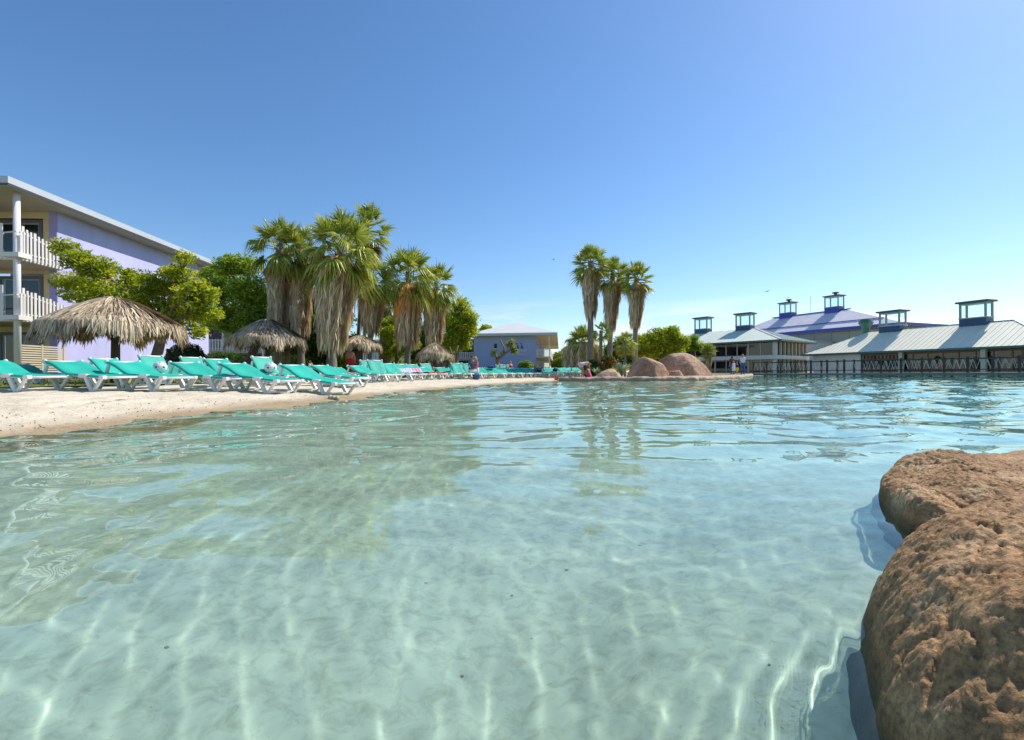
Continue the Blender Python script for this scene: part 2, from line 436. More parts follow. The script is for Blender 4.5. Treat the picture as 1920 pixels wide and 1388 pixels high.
# ---------------------------------------------------------------- water
def wave_z(x, y):
    r = np.sqrt(x * x + y * y)
    rs = np.random.RandomState(11)
    z = np.zeros_like(x)
    # gentle swell everywhere, livelier with distance from the sheltered shore
    live = 0.42 + 0.58 * np.clip((r - 2.0) / 9.0, 0, 1)
    wx = x + 0.22 * np.sin(0.9 * y + 0.5 * x) + 0.10 * np.sin(2.3 * x - 1.7 * y)
    wy = y + 0.22 * np.sin(0.8 * x - 0.4 * y + 1.0) + 0.10 * np.sin(2.1 * y + 1.9 * x)
    for i in range(30):
        lam = 0.34 * (1.135 ** i) if i < 18 else 0.11 * (1.09 ** (i - 18))
        th = rs.normal(2.05, 0.62) if lam > .33 else rs.normal(2.3, 1.0)
        k = 6.283 / lam
        steep = 0.030 if lam < 1.2 else 0.018
        if lam < 0.33: steep = 0.0115
        a = steep / k * rs.uniform(0.5, 1.4)
        s_ = np.sin(k * (wx * math.cos(th) + wy * math.sin(th)) + rs.uniform(0, 6.28))
        z += a * (live if lam > .33 else np.maximum(live, .55) * np.clip(1.25 - r / 9.0, .15, 1)) * (np.exp(1.1 * s_) / 1.33 - 1 if lam < 1.0 else s_)
    # little rings thrown back by the near rock
    if 'LOBE_N' in globals():
        nr = r < 4
        if nr.any():
            d = np.minimum(-dist_poly(x[nr], y[nr], LOBE_N), 9)
            z[nr] += .0011 * np.sin(6.283 * d / .058 + 1.3 * np.sin(5 * x[nr])) * np.exp(-np.clip(d, 0, 9) / .13) * (d > -.05) * (.5 + .5 * np.sin(7 * y[nr] + 1))
    return z
az = np.concatenate([np.linspace(R(-76), R(76), 620), np.linspace(R(76), R(284), 72)[1:-1]])
NA, NR = len(az), 680
rr = 0.03 * (75.0 / 0.03) ** (np.linspace(0, 1, NR))
A, RR = np.meshgrid(az, rr, indexing='ij')
Xw = RR * np.sin(A); Yw = RR * np.cos(A) - 0.05
Zw = wave_z(Xw, Yw)
V = np.stack([Xw, Yw, Zw], -1).reshape(-1, 3)
Fq = np.concatenate([grid_faces(NA, NR), np.stack([(NA - 1) * NR + np.arange(NR - 1), (NA - 1) * NR + np.arange(1, NR), np.arange(1, NR), np.arange(NR - 1)], 1)])
c = V[Fq].mean(1)
Fq = Fq[dist_poly(c[:, 0], c[:, 1], POOL) > -0.8]
used = np.unique(Fq); rm = np.full(len(V), -1); rm[used] = np.arange(len(used))
V = V[used]; Fq = rm[Fq]
m, N, L, P, O = mat('water')
N.remove(P)
MODE = 'MNEE'
gl = N.new('ShaderNodeBsdfGlass'); gl.inputs['IOR'].default_value = 1.333; gl.inputs['Roughness'].default_value = 0.0
gl.inputs['Color'].default_value = (0.845, 0.985, 0.973, 1)
L.new(gl.outputs[0], O.inputs['Surface'])
MATS['water'] = m
water = link('water', npmesh('water', V, Fq[:, ::-1], m)); water['kind'] = 'structure'
water.cycles.is_caustics_caster = True
ld.cycles.is_caustics_light = True
for o in C.objects:
    if o.name in ('pool_floor', 'beach'): o.cycles.is_caustics_receiver = True
# ---------------------------------------------------------------- materials for buildings
simple('lavender', (0.52, 0.505, 0.77), 0.85, 0.06, 0.9, 0.08, 60, stretch=(1, 1, .22))
simple('lavender_trim', (0.33, 0.30, 0.60), 0.8, 0.05, 1.0)
simple('blue_plaster', (0.36, 0.41, 0.62), 0.85, 0.05, 0.4, 0.06, 30)
simple('siding', (0.62, 0.52, 0.30), 0.7, 0.06, 1.5)
simple('pale_yellow', (0.50, 0.46, 0.29), 0.8, 0.08, 0.7)
simple('white_paint', (0.78, 0.725, 0.665), 0.5, 0.04, 3.0, rnd=0.04)
simple('cream_wall', (0.72, 0.69, 0.62), 0.8, 0.05, 0.5)
simple('cream_wood', (0.62, 0.52, 0.36), 0.6, 0.08, 2.0)
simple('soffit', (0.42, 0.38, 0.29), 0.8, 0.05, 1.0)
simple('metal_grey', (0.55, 0.56, 0.56), 0.45, 0.04, 1.0, metal=0.2)
simple('dark_frame', (0.10, 0.10, 0.11), 0.5)
simple('curtain', (0.42, 0.36, 0.27), 0.9, 0.05, 4)
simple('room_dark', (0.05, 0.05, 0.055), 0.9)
simple('roof_sage', (0.88, 0.82, 0.63), 0.62, 0.035, 0.8, rnd=0.03)
simple('roof_teal', (0.66, 0.71, 0.60), 0.6, 0.04, 0.4, rnd=0.02)
simple('roof_lilac', (0.76, 0.73, 0.77), 0.6, 0.04, 0.3)
simple('roof_pale', (0.70, 0.68, 0.62), 0.5, 0.04, 0.5)
simple('blue_trim', (0.035, 0.06, 0.36), 0.4)
simple('navy_trim', (0.03, 0.075, 0.155), 0.45)
simple('green_trim', (0.045, 0.14, 0.125), 0.45)
simple('vent_green', (0.07, 0.20, 0.13), 0.45)
simple('lantern_frame', (0.24, 0.33, 0.32), 0.45)
simple('lantern_cap', (0.06, 0.085, 0.085), 0.5)
simple('redwood', (0.24, 0.095, 0.045), 0.55, 0.15, 6)
simple('green_wall', (0.34, 0.37, 0.32), 0.8, 0.05, 0.5)
simple('rail_black', (0.048, 0.038, 0.030), 0.5)
simple('deck_edge', (0.16, 0.20, 0.20), 0.6, 0.1, 2)
simple('deck_wood', (0.33, 0.27, 0.20), 0.7, 0.15, 4, rnd=0.12)
def glass_mat(name, tint, fac):
    m, N, L, P, O = mat(name)
    N.remove(P)
    tr = N.new('ShaderNodeBsdfTransparent'); tr.inputs['Color'].default_value = (*tint, 1)
    g = N.new('ShaderNodeBsdfGlossy'); g.inputs['Roughness'].default_value = 0.02
    lw = N.new('ShaderNodeLayerWeight'); lw.inputs['Blend'].default_value = .5
    pw = N.new('ShaderNodeMath'); pw.operation = 'POWER'; pw.inputs[1].default_value = 5.5; L.new(lw.outputs['Facing'], pw.inputs[0])
    fr = N.new('ShaderNodeMath'); fr.operation = 'MULTIPLY_ADD'; fr.inputs[1].default_value = .9; fr.inputs[2].default_value = .04; L.new(pw.outputs[0], fr.inputs[0])
    ad = N.new('ShaderNodeMath'); ad.operation = 'ADD'; ad.inputs[1].default_value = fac; ad.use_clamp = True
    L.new(fr.outputs[0], ad.inputs[0])
    mx = N.new('ShaderNodeMixShader'); L.new(ad.outputs[0], mx.inputs[0]); L.new(tr.outputs[0], mx.inputs[1]); L.new(g.outputs[0], mx.inputs[2])
    L.new(mx.outputs[0], O.inputs['Surface'])
    MATS[name] = m
glass_mat('window_glass', (0.45, 0.5, 0.5), 0.02)
glass_mat('lantern_glass', (0.90, 0.96, 0.96), 0.0)

def part(name, m, parent, fn, smooth=False, bevel=0.0, kind=None):
    b = MB(); fn(b); o = b.build(name, m, parent, smooth, bevel)
    if kind: o['kind'] = kind
    return o
def pbox(name, m, parent, *a, bevel=0.0):
    b = MB(); b.box(*a); return b.build(name, m, parent, bevel=bevel)
_unit = {}
def pbar(name, m, parent, a, b, w, h, up=(0, 0, 1)):
    """a bar as its own object sharing one unit-cube mesh per material"""
    if m not in _unit:
        u = MB(); u.box(-.5, .5, -.5, .5, -.5, .5); _unit[m] = u.mesh('bar', m)
    a = Vector(a); b = Vector(b); d = b - a; L_ = d.length; d.normalize(); u = Vector(up)
    sd = d.cross(u)
    if sd.length < 1e-4: sd = d.cross(Vector((1, 0, 0)))
    sd.normalize(); u = sd.cross(d).normalized(); c = (a + b) / 2
    o = link(name, _unit[m], parent)
    o.matrix_local = Matrix(((d.x * L_, sd.x * w, u.x * h, c.x), (d.y * L_, sd.y * w, u.y * h, c.y), (d.z * L_, sd.z * w, u.z * h, c.z), (0, 0, 0, 1)))
    return o

# ---------------------------------------------------------------- lavender hotel on the left
G0 = 0.45
hotel = thing('hotel_building', 'tall lavender hotel block with white picket balconies beside the beach', 'building', (-22.4, 23.9, 0), 0.055)
WT = 8.62
def f(b):
    # gable wall with an opening for the small window
    y0, y1, z0, z1 = 8.0, 8.55, 1.75, 2.35
    b.box(-0.3, 0, 0, y0, G0 - .3, WT); b.box(-0.3, 0, y1, 13.0, G0 - .3, WT)
    b.box(-0.3, 0, y0, y1, G0 - .3, z0); b.box(-0.3, 0, y0, y1, z1, WT)
    b.box(-14, -0.3, 12.7, 13.0, G0 - .3, WT)
part('wall', 'lavender', hotel, f)
part('corner_pilaster', 'lavender_trim', hotel, lambda b: b.box(-0.36, 0.003, -0.06, -0.003, G0 - .3, WT))
wf = part('window', 'white_paint', hotel, lambda b: (b.box(-.06, .02, 7.97, 8.58, 1.70, 1.748), b.box(-.05, .012, 8.0, 8.05, 1.75, 2.35), b.box(-.05, .012, 8.5, 8.55, 1.75, 2.35), b.box(-.05, .012, 8.05, 8.5, 2.30, 2.35)))
part('pane', 'window_glass', wf, lambda b: b.box(-.04, -.03, 8.05, 8.5, 1.75, 2.30))
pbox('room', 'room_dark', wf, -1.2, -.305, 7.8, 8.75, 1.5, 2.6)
# roof slab with fascia and soffit
def f(b):
    b.box(-15, .90, -3.45, 14.0, 8.74, 9.03)
roof = part('roof', 'metal_grey', hotel, f)
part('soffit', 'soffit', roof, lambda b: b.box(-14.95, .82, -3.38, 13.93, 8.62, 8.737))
part('drip_edge', 'dark_frame', roof, lambda b: (b.box(.822, .87, -3.42, 13.97, 8.66, 8.738), b.box(-14.9, .821, -3.43, -3.381, 8.66, 8.738)))
FL = (G0, 3.20, 5.95)
# lapped boards of the balcony front, cut round the doors
DX0, DX1 = -2.75, -0.66
sd = MB()
zz = G0
while zz < 8.6:
    z1 = min(zz + 0.16, 8.615)
    lv = max(i for i in range(3) if FL[i] <= zz + 1e-6)
    doorz = FL[lv] + 2.26
    spans = [(-9.0, DX0), (DX1, -0.362)] if zz < doorz - 0.02 else [(-9.0, -0.362)]
    for a, b_ in spans:
        sd.add([(a, -.035, zz), (b_, -.035, zz), (b_, -.012, z1), (a, -.012, z1), (a, 0, zz), (b_, 0, zz), (b_, 0, z1), (a, 0, z1)],
               [(0, 1, 2, 3), (7, 6, 5, 4), (0, 4, 5, 1), (3, 2, 6, 7), (0, 3, 7, 4), (1, 5, 6, 2)])
    zz += 0.16
o = sd.build('siding', 'siding', hotel); o['kind'] = 'stuff'
for lv in range(3):
    z0 = FL[lv] + 0.02; z1 = FL[lv] + 2.24
    d = part('sliding_door', 'dark_frame', hotel, lambda b: (b.box(DX0, DX0 + .16, -.07, .06, z0, z1), b.box(DX1 - .16, DX1, -.07, .06, z0, z1), b.box(DX0 + .16, DX1 - .16, -.07, .06, z1 - .14, z1)))
    part('door_sash', 'lantern_frame', d, lambda b: [b.box(x, x + .06, -.03, .02, z0, z1 - .14) for x in (DX0 + .161, (DX0 + DX1) / 2 - .03, DX1 - .221)] + [b.box(DX0 + .222, (DX0 + DX1) / 2 - .031, -.03, .02, z1 - .2, z1 - .141), b.box((DX0 + DX1) / 2 + .031, DX1 - .222, -.03, .02, z1 - .2, z1 - .141)])
    for a in (DX0 + .222, (DX0 + DX1) / 2 + .031):
        part('pane', 'window_glass', d, lambda b: b.box(a, a + .77, -.01, 0, z0, z1 - .2))
    def f(b):
        n = 40
        for s0, s1 in (((DX0 + .2), DX0 + .2 + .9), (DX1 - 1.0, DX1 - .2)):
            vs = []; fs = []
            for i in range(n + 1):
                x = s0 + (s1 - s0) * i / n; y = .16 + .035 * math.sin(i * 1.7)
                vs += [(x, y, z0), (x, y, z1 - .1)]
            for i in range(n): fs.append((2 * i, 2 * i + 2, 2 * i + 3, 2 * i + 1))
            b.add(vs, fs)
    if lv != 0: part('curtain', 'curtain', d, f, smooth=True)
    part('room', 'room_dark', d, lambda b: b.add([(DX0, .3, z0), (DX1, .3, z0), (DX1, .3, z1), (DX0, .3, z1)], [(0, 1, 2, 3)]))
simple('column_white', (0.74, 0.72, 0.72), 0.5)
part('column', 'column_white', hotel, lambda b: b.tube([(0.42, -2.55, G0 - .2), (0.42, -2.55, 8.62)], 0.125, 16), smooth=True)
part('column', 'column_white', hotel, lambda b: b.tube([(-6.6, -2.55, G0 - .2), (-6.6, -2.55, 8.62)], 0.125, 16), smooth=True)
for lv in (1, 2):
    z = FL[lv]
    bal = part('balcony', 'white_paint', hotel, lambda b: (b.box(-8.5, 0.30, -2.25, -0.065, z - .2, z), b.box(0.1, 0.76, -2.86, -2.253, z - .2, z + .002)))
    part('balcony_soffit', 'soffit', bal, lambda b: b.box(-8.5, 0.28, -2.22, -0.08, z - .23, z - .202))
    hi, lo = (1.26, 0.74) if lv == 2 else (1.24, 0.80)
    # side railing: pickets whose tops run down in a wave towards the wall
    for k in range(12):
        t = k / 11
        y = -2.20 + 2.12 * t
        top = z + hi + (lo - hi) * (t ** 0.9) + (0.05 if k in (0, 3, 7) else 0)
        bot = z - 0.16 - (0.02 if k in (0, 3, 7) else 0) + 0.05 * t
        pbar('picket', 'white_paint', bal, (0.36, y, bot), (0.36, y, top), 0.035, 0.115 if k in (0, 3, 7) else 0.085, up=(0, 1, 0))
    part('rail', 'white_paint', bal, lambda b: (b.bar((.325, -2.2, z + .12), (.325, -.07, z + .12), .03, .06), b.bar((.325, -2.2, z + hi - .22), (.325, -.07, z + lo - .16), .03, .06)))
    for k, y in enumerate((-2.68, -2.52, -2.36)):
        pbar('picket', 'white_paint', bal, (0.70, y, z - .0), (0.70, y, z + .98), 0.03, 0.07, up=(0, 1, 0))
    for k in range(4):
        pbar('picket', 'white_paint', bal, (0.02 - .13 * k, -2.80 + .1 * k, z), (0.02 - .13 * k, -2.80 + .1 * k, z + .98), 0.07, 0.03, up=(0, 1, 0))
    part('rail', 'white_paint', bal, lambda b: (b.bar((.66, -2.86, z + .9), (.66, -2.26, z + .9), .03, .05), b.bar((.66, -2.83, z + .9), (-.5, -2.5, z + .9), .03, .05)))
    for k in range(22):
        x = -0.42 - .165 * k
        hh = 1.28 + .12 * math.cos(k * 0.55)
        pbar('picket', 'white_paint', bal, (x, -2.36, z - .2), (x, -2.36, z + hh), 0.125, 0.035, up=(0, 1, 0))
    part('rail', 'white_paint', bal, lambda b: (b.bar((-.35, -2.32, z + .2), (-8.4, -2.32, z + .2), .03, .06), b.bar((-.35, -2.32, z + .95), (-8.4, -2.32, z + .95), .03, .06)))
# louvred patio screen on the ground floor
scr = part('patio_screen', 'cream_wood', hotel, lambda b: b.box(.30, .36, -2.38, -2.31, G0 - .1, 2.0))
for y in (-1.3, -.14): pbox('screen_post', 'cream_wood', scr, .30, .36, y, y + .07, G0 - .1, 2.0)
for k in range(14):
    z = G0 + .08 + k * 0.106
    for y0, y1 in ((-2.31, -1.303), (-1.227, -.143)):
        pbar('slat', 'cream_wood', scr, (.33, y0, z), (.33, y1, z), 0.03, 0.066)

# ---------------------------------------------------------------- blue-grey villa in the middle distance
villa = thing('villa_building', 'blue grey two storey villa with pale hipped roof and sailing emblem', 'building', (-5.7, 72.9, 0), -0.10)
WW, EZ = 9.3, 6.05
def f(b):
    # front wall with two small window openings at x 3.0-3.6
    xs = (0, 2.95, 3.55, WW)
    b.box(0, 2.95, 0, .3, 0, EZ); b.box(3.55, WW, 0, .3, 0, EZ)
    b.box(2.95, 3.55, 0, .3, 0, .95); b.box(2.95, 3.55, 0, .3, 1.75, 4.25); b.box(2.95, 3.55, 0, .3, 4.95, EZ)
    b.box(0, .3, .302, 40, 0, EZ); b.box(WW - .3, WW, .302, 40, 0, EZ)
part('wall', 'blue_plaster', villa, f)
part('floor_band', 'lavender_trim', villa, lambda b: b.box(0.0, WW, -.012, -.002, 2.88, 2.92))
for z0, z1 in ((.95, 1.75), (4.25, 4.95)):
    wf = part('window', 'white_paint', villa, lambda b: (b.box(2.9, 3.6, -.06, .05, z0 - .06, z0 - .002), b.box(2.955, 3.0, .05, .12, z0, z1), b.box(3.5, 3.545, .05, .12, z0, z1)))
    part('pane', 'window_glass', wf, lambda b: b.box(3.0, 3.5, .08, .09, z0, z1))
    part('room', 'room_dark', wf, lambda b: b.box(2.95, 3.55, .5, .52, z0 - .1, z1 + .1))
def hip(b, x0, x1, y0, y1, ze, zr, ra, rb, rx, th=0.12):
    """hipped roof, ridge along y at x = rx from y0+ra to y1-rb"""
    A, B, Cc, D = (x0, y0, ze), (x1, y0, ze), (x1, y1, ze), (x0, y1, ze)
    E, Fp = (rx, y0 + ra, zr), (rx, y1 - rb, zr)
    for pts in ((A, B, E), (B, Cc, Fp, E), (Cc, D, Fp), (D, A, E, Fp)):
        P_ = [Vector(p) for p in pts]; n_ = (P_[1] - P_[0]).cross(P_[2] - P_[0])
        b.sheet(P_, th, n_)
rf = part('roof', 'roof_pale', villa, lambda b: hip(b, -.7, 12.5, -.9, 42, 6.42, 8.65, 6.6, 6.6, 5.9))
part('fascia', 'metal_grey', rf, lambda b: (b.box(-.72, 12.52, -.94, -.90, 6.05, 6.42), b.box(12.5, 12.54, -.899, 42, 6.05, 6.42), b.box(-.74, -.70, -.899, 42, 6.05, 6.42)))
part('soffit', 'siding', rf, lambda b: (b.box(-.69, 12.49, -.89, -.005, 6.06, 6.10), b.box(WW + .005, 12.49, .0, 42, 6.06, 6.10)))
part('column', 'white_paint', villa, lambda b: b.box(11.2, 11.4, .02, .2, 0, 6.06))
bl = part('balcony', 'cream_wood', villa, lambda b: b.box(WW + .01, 11.5, .05, 38, 2.75, 2.95))
for k in range(11):
    pbar('picket', 'white_paint', bl, (WW + .12 + .16 * k, .08, 2.97), (WW + .12 + .16 * k, .08, 4.0), .07, .03, up=(0, 1, 0))
for k in range(40):
    pbar('picket', 'white_paint', bl, (11.47, .3 + .62 * k, 2.75), (11.47, .3 + .62 * k, 4.05), .03, .34, up=(0, 1, 0))
part('rail', 'white_paint', bl, lambda b: (b.box(WW + .02, 11.2, .1, .14, 3.9, 3.97), b.box(11.40, 11.44, .2, 26, 3.9, 3.97)))
part('patio_wall', 'cream_wall', villa, lambda b: (b.box(WW + .01, 11.2, .05, .2, 0, 1.35), b.box(11.41, 11.5, .2, 38, 0, 1.2)))
for k in range(11):
    pbar('picket', 'cream_wood', villa, (WW + .12 + .16 * k, .1, 1.352), (WW + .12 + .16 * k, .1, 2.3), .07, .03, up=(0, 1, 0))
part('side_door', 'dark_frame', villa, lambda b: [b.box(WW + .002, WW + .05, 1.0 + 5 * k, 2.9 + 5 * k, 2.96 + dz, 5.2 + dz) for k in range(6) for dz in (0, -2.9)])
# the emblem on the wall: arched outline, two sails, lettering
em = part('emblem', 'white_paint', villa, lambda b: (b.tube([(6.85 + 1.05 * math.cos(t), -.02, 3.55 + 1.25 * math.sin(t)) for t in np.linspace(0, math.pi, 20)], .025, 5), b.box(5.8, 7.9, -.03, -.004, 3.28, 3.33), b.box(5.78, 5.83, -.03, -.004, 3.33, 3.6), b.box(7.87, 7.92, -.03, -.004, 3.33, 3.6)))
simple('sail_blue', (0.06, 0.12, 0.36), 0.7)
for x in (6.3, 6.95):
    part('sail', 'sail_blue', em, lambda b: b.add([(x, -.02, 5.02), (x + .22, -.02, 4.95), (x + .42, -.02, 4.65), (x + .55, -.02, 4.15), (x + .1, -.02, 4.15), (x + .16, -.02, 4.6), (x, -.012, 5.02), (x + .22, -.012, 4.95), (x + .42, -.012, 4.65), (x + .55, -.012, 4.15), (x + .1, -.012, 4.15), (x + .16, -.012, 4.6)],
         [(0, 5, 4, 3, 2, 1), (6, 7, 8, 9, 10, 11)] + [(i, (i + 1) % 6, 6 + (i + 1) % 6, 6 + i) for i in range(6)]))
def text(s, size, m, parent, loc, rot, name='lettering', sx=1.0, ex=0.006):
    cu = bpy.data.curves.new(name, 'FONT'); cu.body = s; cu.size = size; cu.align_x = 'CENTER'; cu.extrude = ex
    cu.materials.append(MATS[m])
    tmp = bpy.data.objects.new(name, cu); C.objects.link(tmp)
    me = bpy.data.meshes.new_from_object(tmp.evaluated_get(bpy.context.evaluated_depsgraph_get())); bpy.data.objects.remove(tmp)
    me.name = name; o = link(name, me, parent)
    o.location = loc; o.rotation_euler = rot; o.scale = (sx, 1, 1)
    return o
text('LAGUNA', 0.62, 'white_paint', em, (6.85, -.02, 3.62), (R(90), 0, 0), sx=0.72)

# the yellow wing that runs left of the villa, and another block behind the second palapa
def gallery(name, label, loc, rz, length, nb, wallm):
    t = thing(name, label, 'building', loc, rz)
    part('wall', wallm, t, lambda b: b.box(0, length, 0, 8, 0, 5.7))
    part('roof', 'roof_pale', t, lambda b: hip(b, -.5, length + .2, -1.9, 9, 5.72, 6.9, 4, 4, length / 2) if False else b.box(-.5, length + .2, -1.9, 9, 5.72, 5.98))
    bl = part('balcony', 'pale_yellow', t, lambda b: b.box(0, length, -1.6, -.01, 2.55, 2.8))
    part('rail', 'white_paint', bl, lambda b: (b.box(0, length, -1.55, -1.50, 2.95, 3.03), b.box(0, length, -1.55, -1.50, 3.75, 3.83)))
    step = length / (nb * 14)
    n = int(length / step)
    for k in range(n):
        pbar('picket', 'white_paint', bl, (step * (k + .5), -1.58, 2.72), (step * (k + .5), -1.58, 3.9), step * .62, .03, up=(0, 1, 0))
    for k in range(nb):
        x0 = length / nb * k + .7
        for z0 in (.35, 2.95):
            d = part('window', 'dark_frame', t, lambda b: (b.box(x0, x0 + .1, -.05, .02, z0, z0 + 2.1), b.box(x0 + 2.1, x0 + 2.2, -.05, .02, z0, z0 + 2.1), b.box(x0 + .1, x0 + 2.1, -.05, .02, z0 + 2.0, z0 + 2.1), b.box(x0 + 1.05, x0 + 1.15, -.045, .02, z0, z0 + 2.0)))
            part('pane', 'window_glass', d, lambda b: b.box(x0 + .1, x0 + 2.1, -.03, -.022, z0, z0 + 2.0))
            part('blind', 'room_dark', d, lambda b: b.box(x0 + .1, x0 + 2.1, -.015, -.003, z0, z0 + 2.0))
        part('column', 'white_paint', t, lambda b: b.box(length / nb * k + .02, length / nb * k + .16, -1.75, -1.61, 0, 5.72))
    return t
gallery('apartment_wing', 'long yellow apartment wing with pale picket gallery left of the villa', (-29.6, 79, 0), -0.03, 24.5, 6, 'pale_yellow')
gallery('apartment_building', 'yellow apartment block with white picket gallery behind the dark tree', (-31.0, 47, 0), 0.05, 11.0, 3, 'pale_yellow')
# ---------------------------------------------------------------- lantern turrets on the roofs
def lantern(parent, cx, cy, zb, lx, ly, hb, hg, basem='navy_trim', chim=False):
    """a glazed turret centred at (cx, cy) in the building's frame; lx along x"""
    t = part('roof_lantern', basem, parent, lambda b: b.box(cx - lx / 2, cx + lx / 2, cy - ly / 2, cy + ly / 2, zb - .8, zb + hb))
    part('sill', 'cream_wood', t, lambda b: b.box(cx - lx / 2 - .08, cx + lx / 2 + .08, cy - ly / 2 - .08, cy + ly / 2 + .08, zb + hb + .002, zb + hb + .12))
    z0 = zb + hb + .122; z1 = z0 + hg
    w_ = .2
    for sx in (-1, 1):
        for sy in (-1, 1):
            x = cx + sx * (lx / 2 - w_ / 2); y = cy + sy * (ly / 2 - w_ / 2)
            pbar('post', 'lantern_frame', t, (x, y, z0), (x, y, z1), w_, w_)
    for s in (-1, 1):
        part('pane', 'lantern_glass', t, lambda b: b.add([(cx - lx / 2 + w_, cy + s * (ly / 2 - .1), z0), (cx + lx / 2 - w_, cy + s * (ly / 2 - .1), z0), (cx + lx / 2 - w_, cy + s * (ly / 2 - .1), z1), (cx - lx / 2 + w_, cy + s * (ly / 2 - .1), z1)], [(0, 1, 2, 3)]))
        part('pane', 'lantern_glass', t, lambda b: b.add([(cx + s * (lx / 2 - .1), cy - ly / 2 + w_, z0), (cx + s * (lx / 2 - .1), cy + ly / 2 - w_, z0), (cx + s * (lx / 2 - .1), cy + ly / 2 - w_, z1), (cx + s * (lx / 2 - .1), cy - ly / 2 + w_, z1)], [(0, 1, 2, 3)]))
    part('header', 'lantern_frame', t, lambda b: b.box(cx - lx / 2, cx + lx / 2, cy - ly / 2, cy + ly / 2, z1 + .002, z1 + .18))
    part('cap', 'lantern_cap', t, lambda b: b.add(
        [(cx - lx / 2 - .28, cy - ly / 2 - .28, z1 + .19), (cx + lx / 2 + .28, cy - ly / 2 - .28, z1 + .19), (cx + lx / 2 + .28, cy + ly / 2 + .28, z1 + .19), (cx - lx / 2 - .28, cy + ly / 2 + .28, z1 + .19),
         (cx - lx / 2 - .28, cy - ly / 2 - .28, z1 + .40), (cx + lx / 2 + .28, cy - ly / 2 - .28, z1 + .40), (cx + lx / 2 + .28, cy + ly / 2 + .28, z1 + .40), (cx - lx / 2 - .28, cy + ly / 2 + .28, z1 + .40),
         (cx - lx / 2, cy, z1 + .55), (cx + lx / 2, cy, z1 + .55)],
        [(3, 2, 1, 0), (0, 1, 5, 4), (1, 2, 6, 5), (2, 3, 7, 6), (3, 0, 4, 7), (4, 5, 9, 8), (6, 7, 8, 9), (5, 6, 9), (7, 4, 8)]))
    if chim:
        part('vent_cap', 'lantern_cap', t, lambda b: (b.tube([(cx + lx * .1, cy, z1 + .5), (cx + lx * .1, cy, z1 + .9)], .3, 10), b.tube([(cx + lx * .1, cy, z1 + .9), (cx + lx * .1, cy, z1 + 1.15)], [.75, .6], 12)))
    return t
def hip_x(x0, x1, y0, y1, ze, zr, ra, rb, ry=None):
    """corner points of a hip roof with its ridge along x"""
    ry = (y0 + y1) / 2 if ry is None else ry
    return (Vector((x0, y0, ze)), Vector((x1, y0, ze)), Vector((x1, y1, ze)), Vector((x0, y1, ze)), Vector((x0 + ra, ry, zr)), Vector((x1 - rb, ry, zr)))
def roof_panels(parent, A, B, E, Fp, n, m, seam_h=.045, th=.04):
    """standing-seam panels on the face A-B (eave) / E-F (ridge), one object each"""
    A, B, E, Fp = Vector(A), Vector(B), Vector(E), Vector(Fp)
    u = (B - A).normalized(); L_ = (B - A).length
    nrm = (B - A).cross(E - A).normalized()
    if nrm.z < 0: nrm = -nrm
    up = nrm.cross(u).normalized()
    if up.z < 0: up = -up
    H = (E - A).dot(up); e0 = (E - A).dot(u); e1 = (Fp - A).dot(u)
    def top(s):
        if s < e0: return H * s / e0 if e0 > 1e-6 else H
        if s > e1: return H * (L_ - s) / (L_ - e1) if L_ - e1 > 1e-6 else H
        return H
    for k in range(n):
        s0 = L_ * k / n; s1 = L_ * (k + 1) / n
        cuts = [s0] + [c for c in (e0, e1) if s0 + 1e-4 < c < s1 - 1e-4] + [s1]
        pts = [A + u * s0, A + u * s1] + [A + u * c + up * max(top(c), 0.0) for c in reversed(cuts)]
        b = MB(); b.sheet([p + nrm * .03 for p in pts], th, nrm)
        t0 = max(top(s0 + .001), .01)
        b.bar(A + u * (s0 + .025) + nrm * (.03 + seam_h / 2), A + u * (s0 + .025) + up * t0 + nrm * (.03 + seam_h / 2), .05, seam_h, up=nrm)
        b.build('roof_panel', m, parent)

# ---------------------------------------------------------------- pavilion restaurant over the water on the right (ridge along local x)
U2 = Vector((0.355, -0.935, 0)).normalized(); ang2 = math.atan2(U2.y, U2.x)
rest = thing('restaurant_building', 'low pavilion with pale green seamed roof beside the pier', 'building', (45.8, 76.2, 0), ang2)
# local: x along the eave towards the viewer, +y is away from the water (to the right)
LX, LY, EZ2, RZ2 = 28.8, 12.4, 3.10, 6.35
c0, c1, c2, c3, e0, e1 = hip_x(0, LX, 0, LY, EZ2, RZ2, 6.3, 6.3)
rf = part('roof', 'roof_sage', rest, lambda b: [b.sheet(p, .12, (Vector(p[1]) - Vector(p[0])).cross(Vector(p[2]) - Vector(p[0]))) for p in ((c0, c1, e1, e0), (c1, c2, e1), (c2, c3, e0, e1), (c3, c0, e0))])
roof_panels(rf, c0, c1, e0, e1, 48, 'roof_sage')
roof_panels(rf, c1, c2, e1, e1, 20, 'roof_sage')
part('gutter', 'green_trim', rf, lambda b: (b.box(-.06, LX + .06, -.10, -.005, EZ2 - .22, EZ2 + .03), b.box(LX + .005, LX + .1, -.004, LY, EZ2 - .22, EZ2 + .03), b.box(-.1, -.005, -.004, LY, EZ2 - .22, EZ2 + .03)))
part('soffit', 'redwood', rf, lambda b: b.box(.0, LX, .0, LY, EZ2 - .23, EZ2 - .13))
part('ridge_cap', 'lantern_frame', rf, lambda b: (b.bar(e0 + Vector((0, 0, .05)), e1 + Vector((0, 0, .05)), .22, .08), b.bar(c0 + Vector((0, 0, .06)), e0 + Vector((0, 0, .06)), .16, .08), b.bar(c1 + Vector((0, 0, .06)), e1 + Vector((0, 0, .06)), .16, .08)))
IN = 1.0
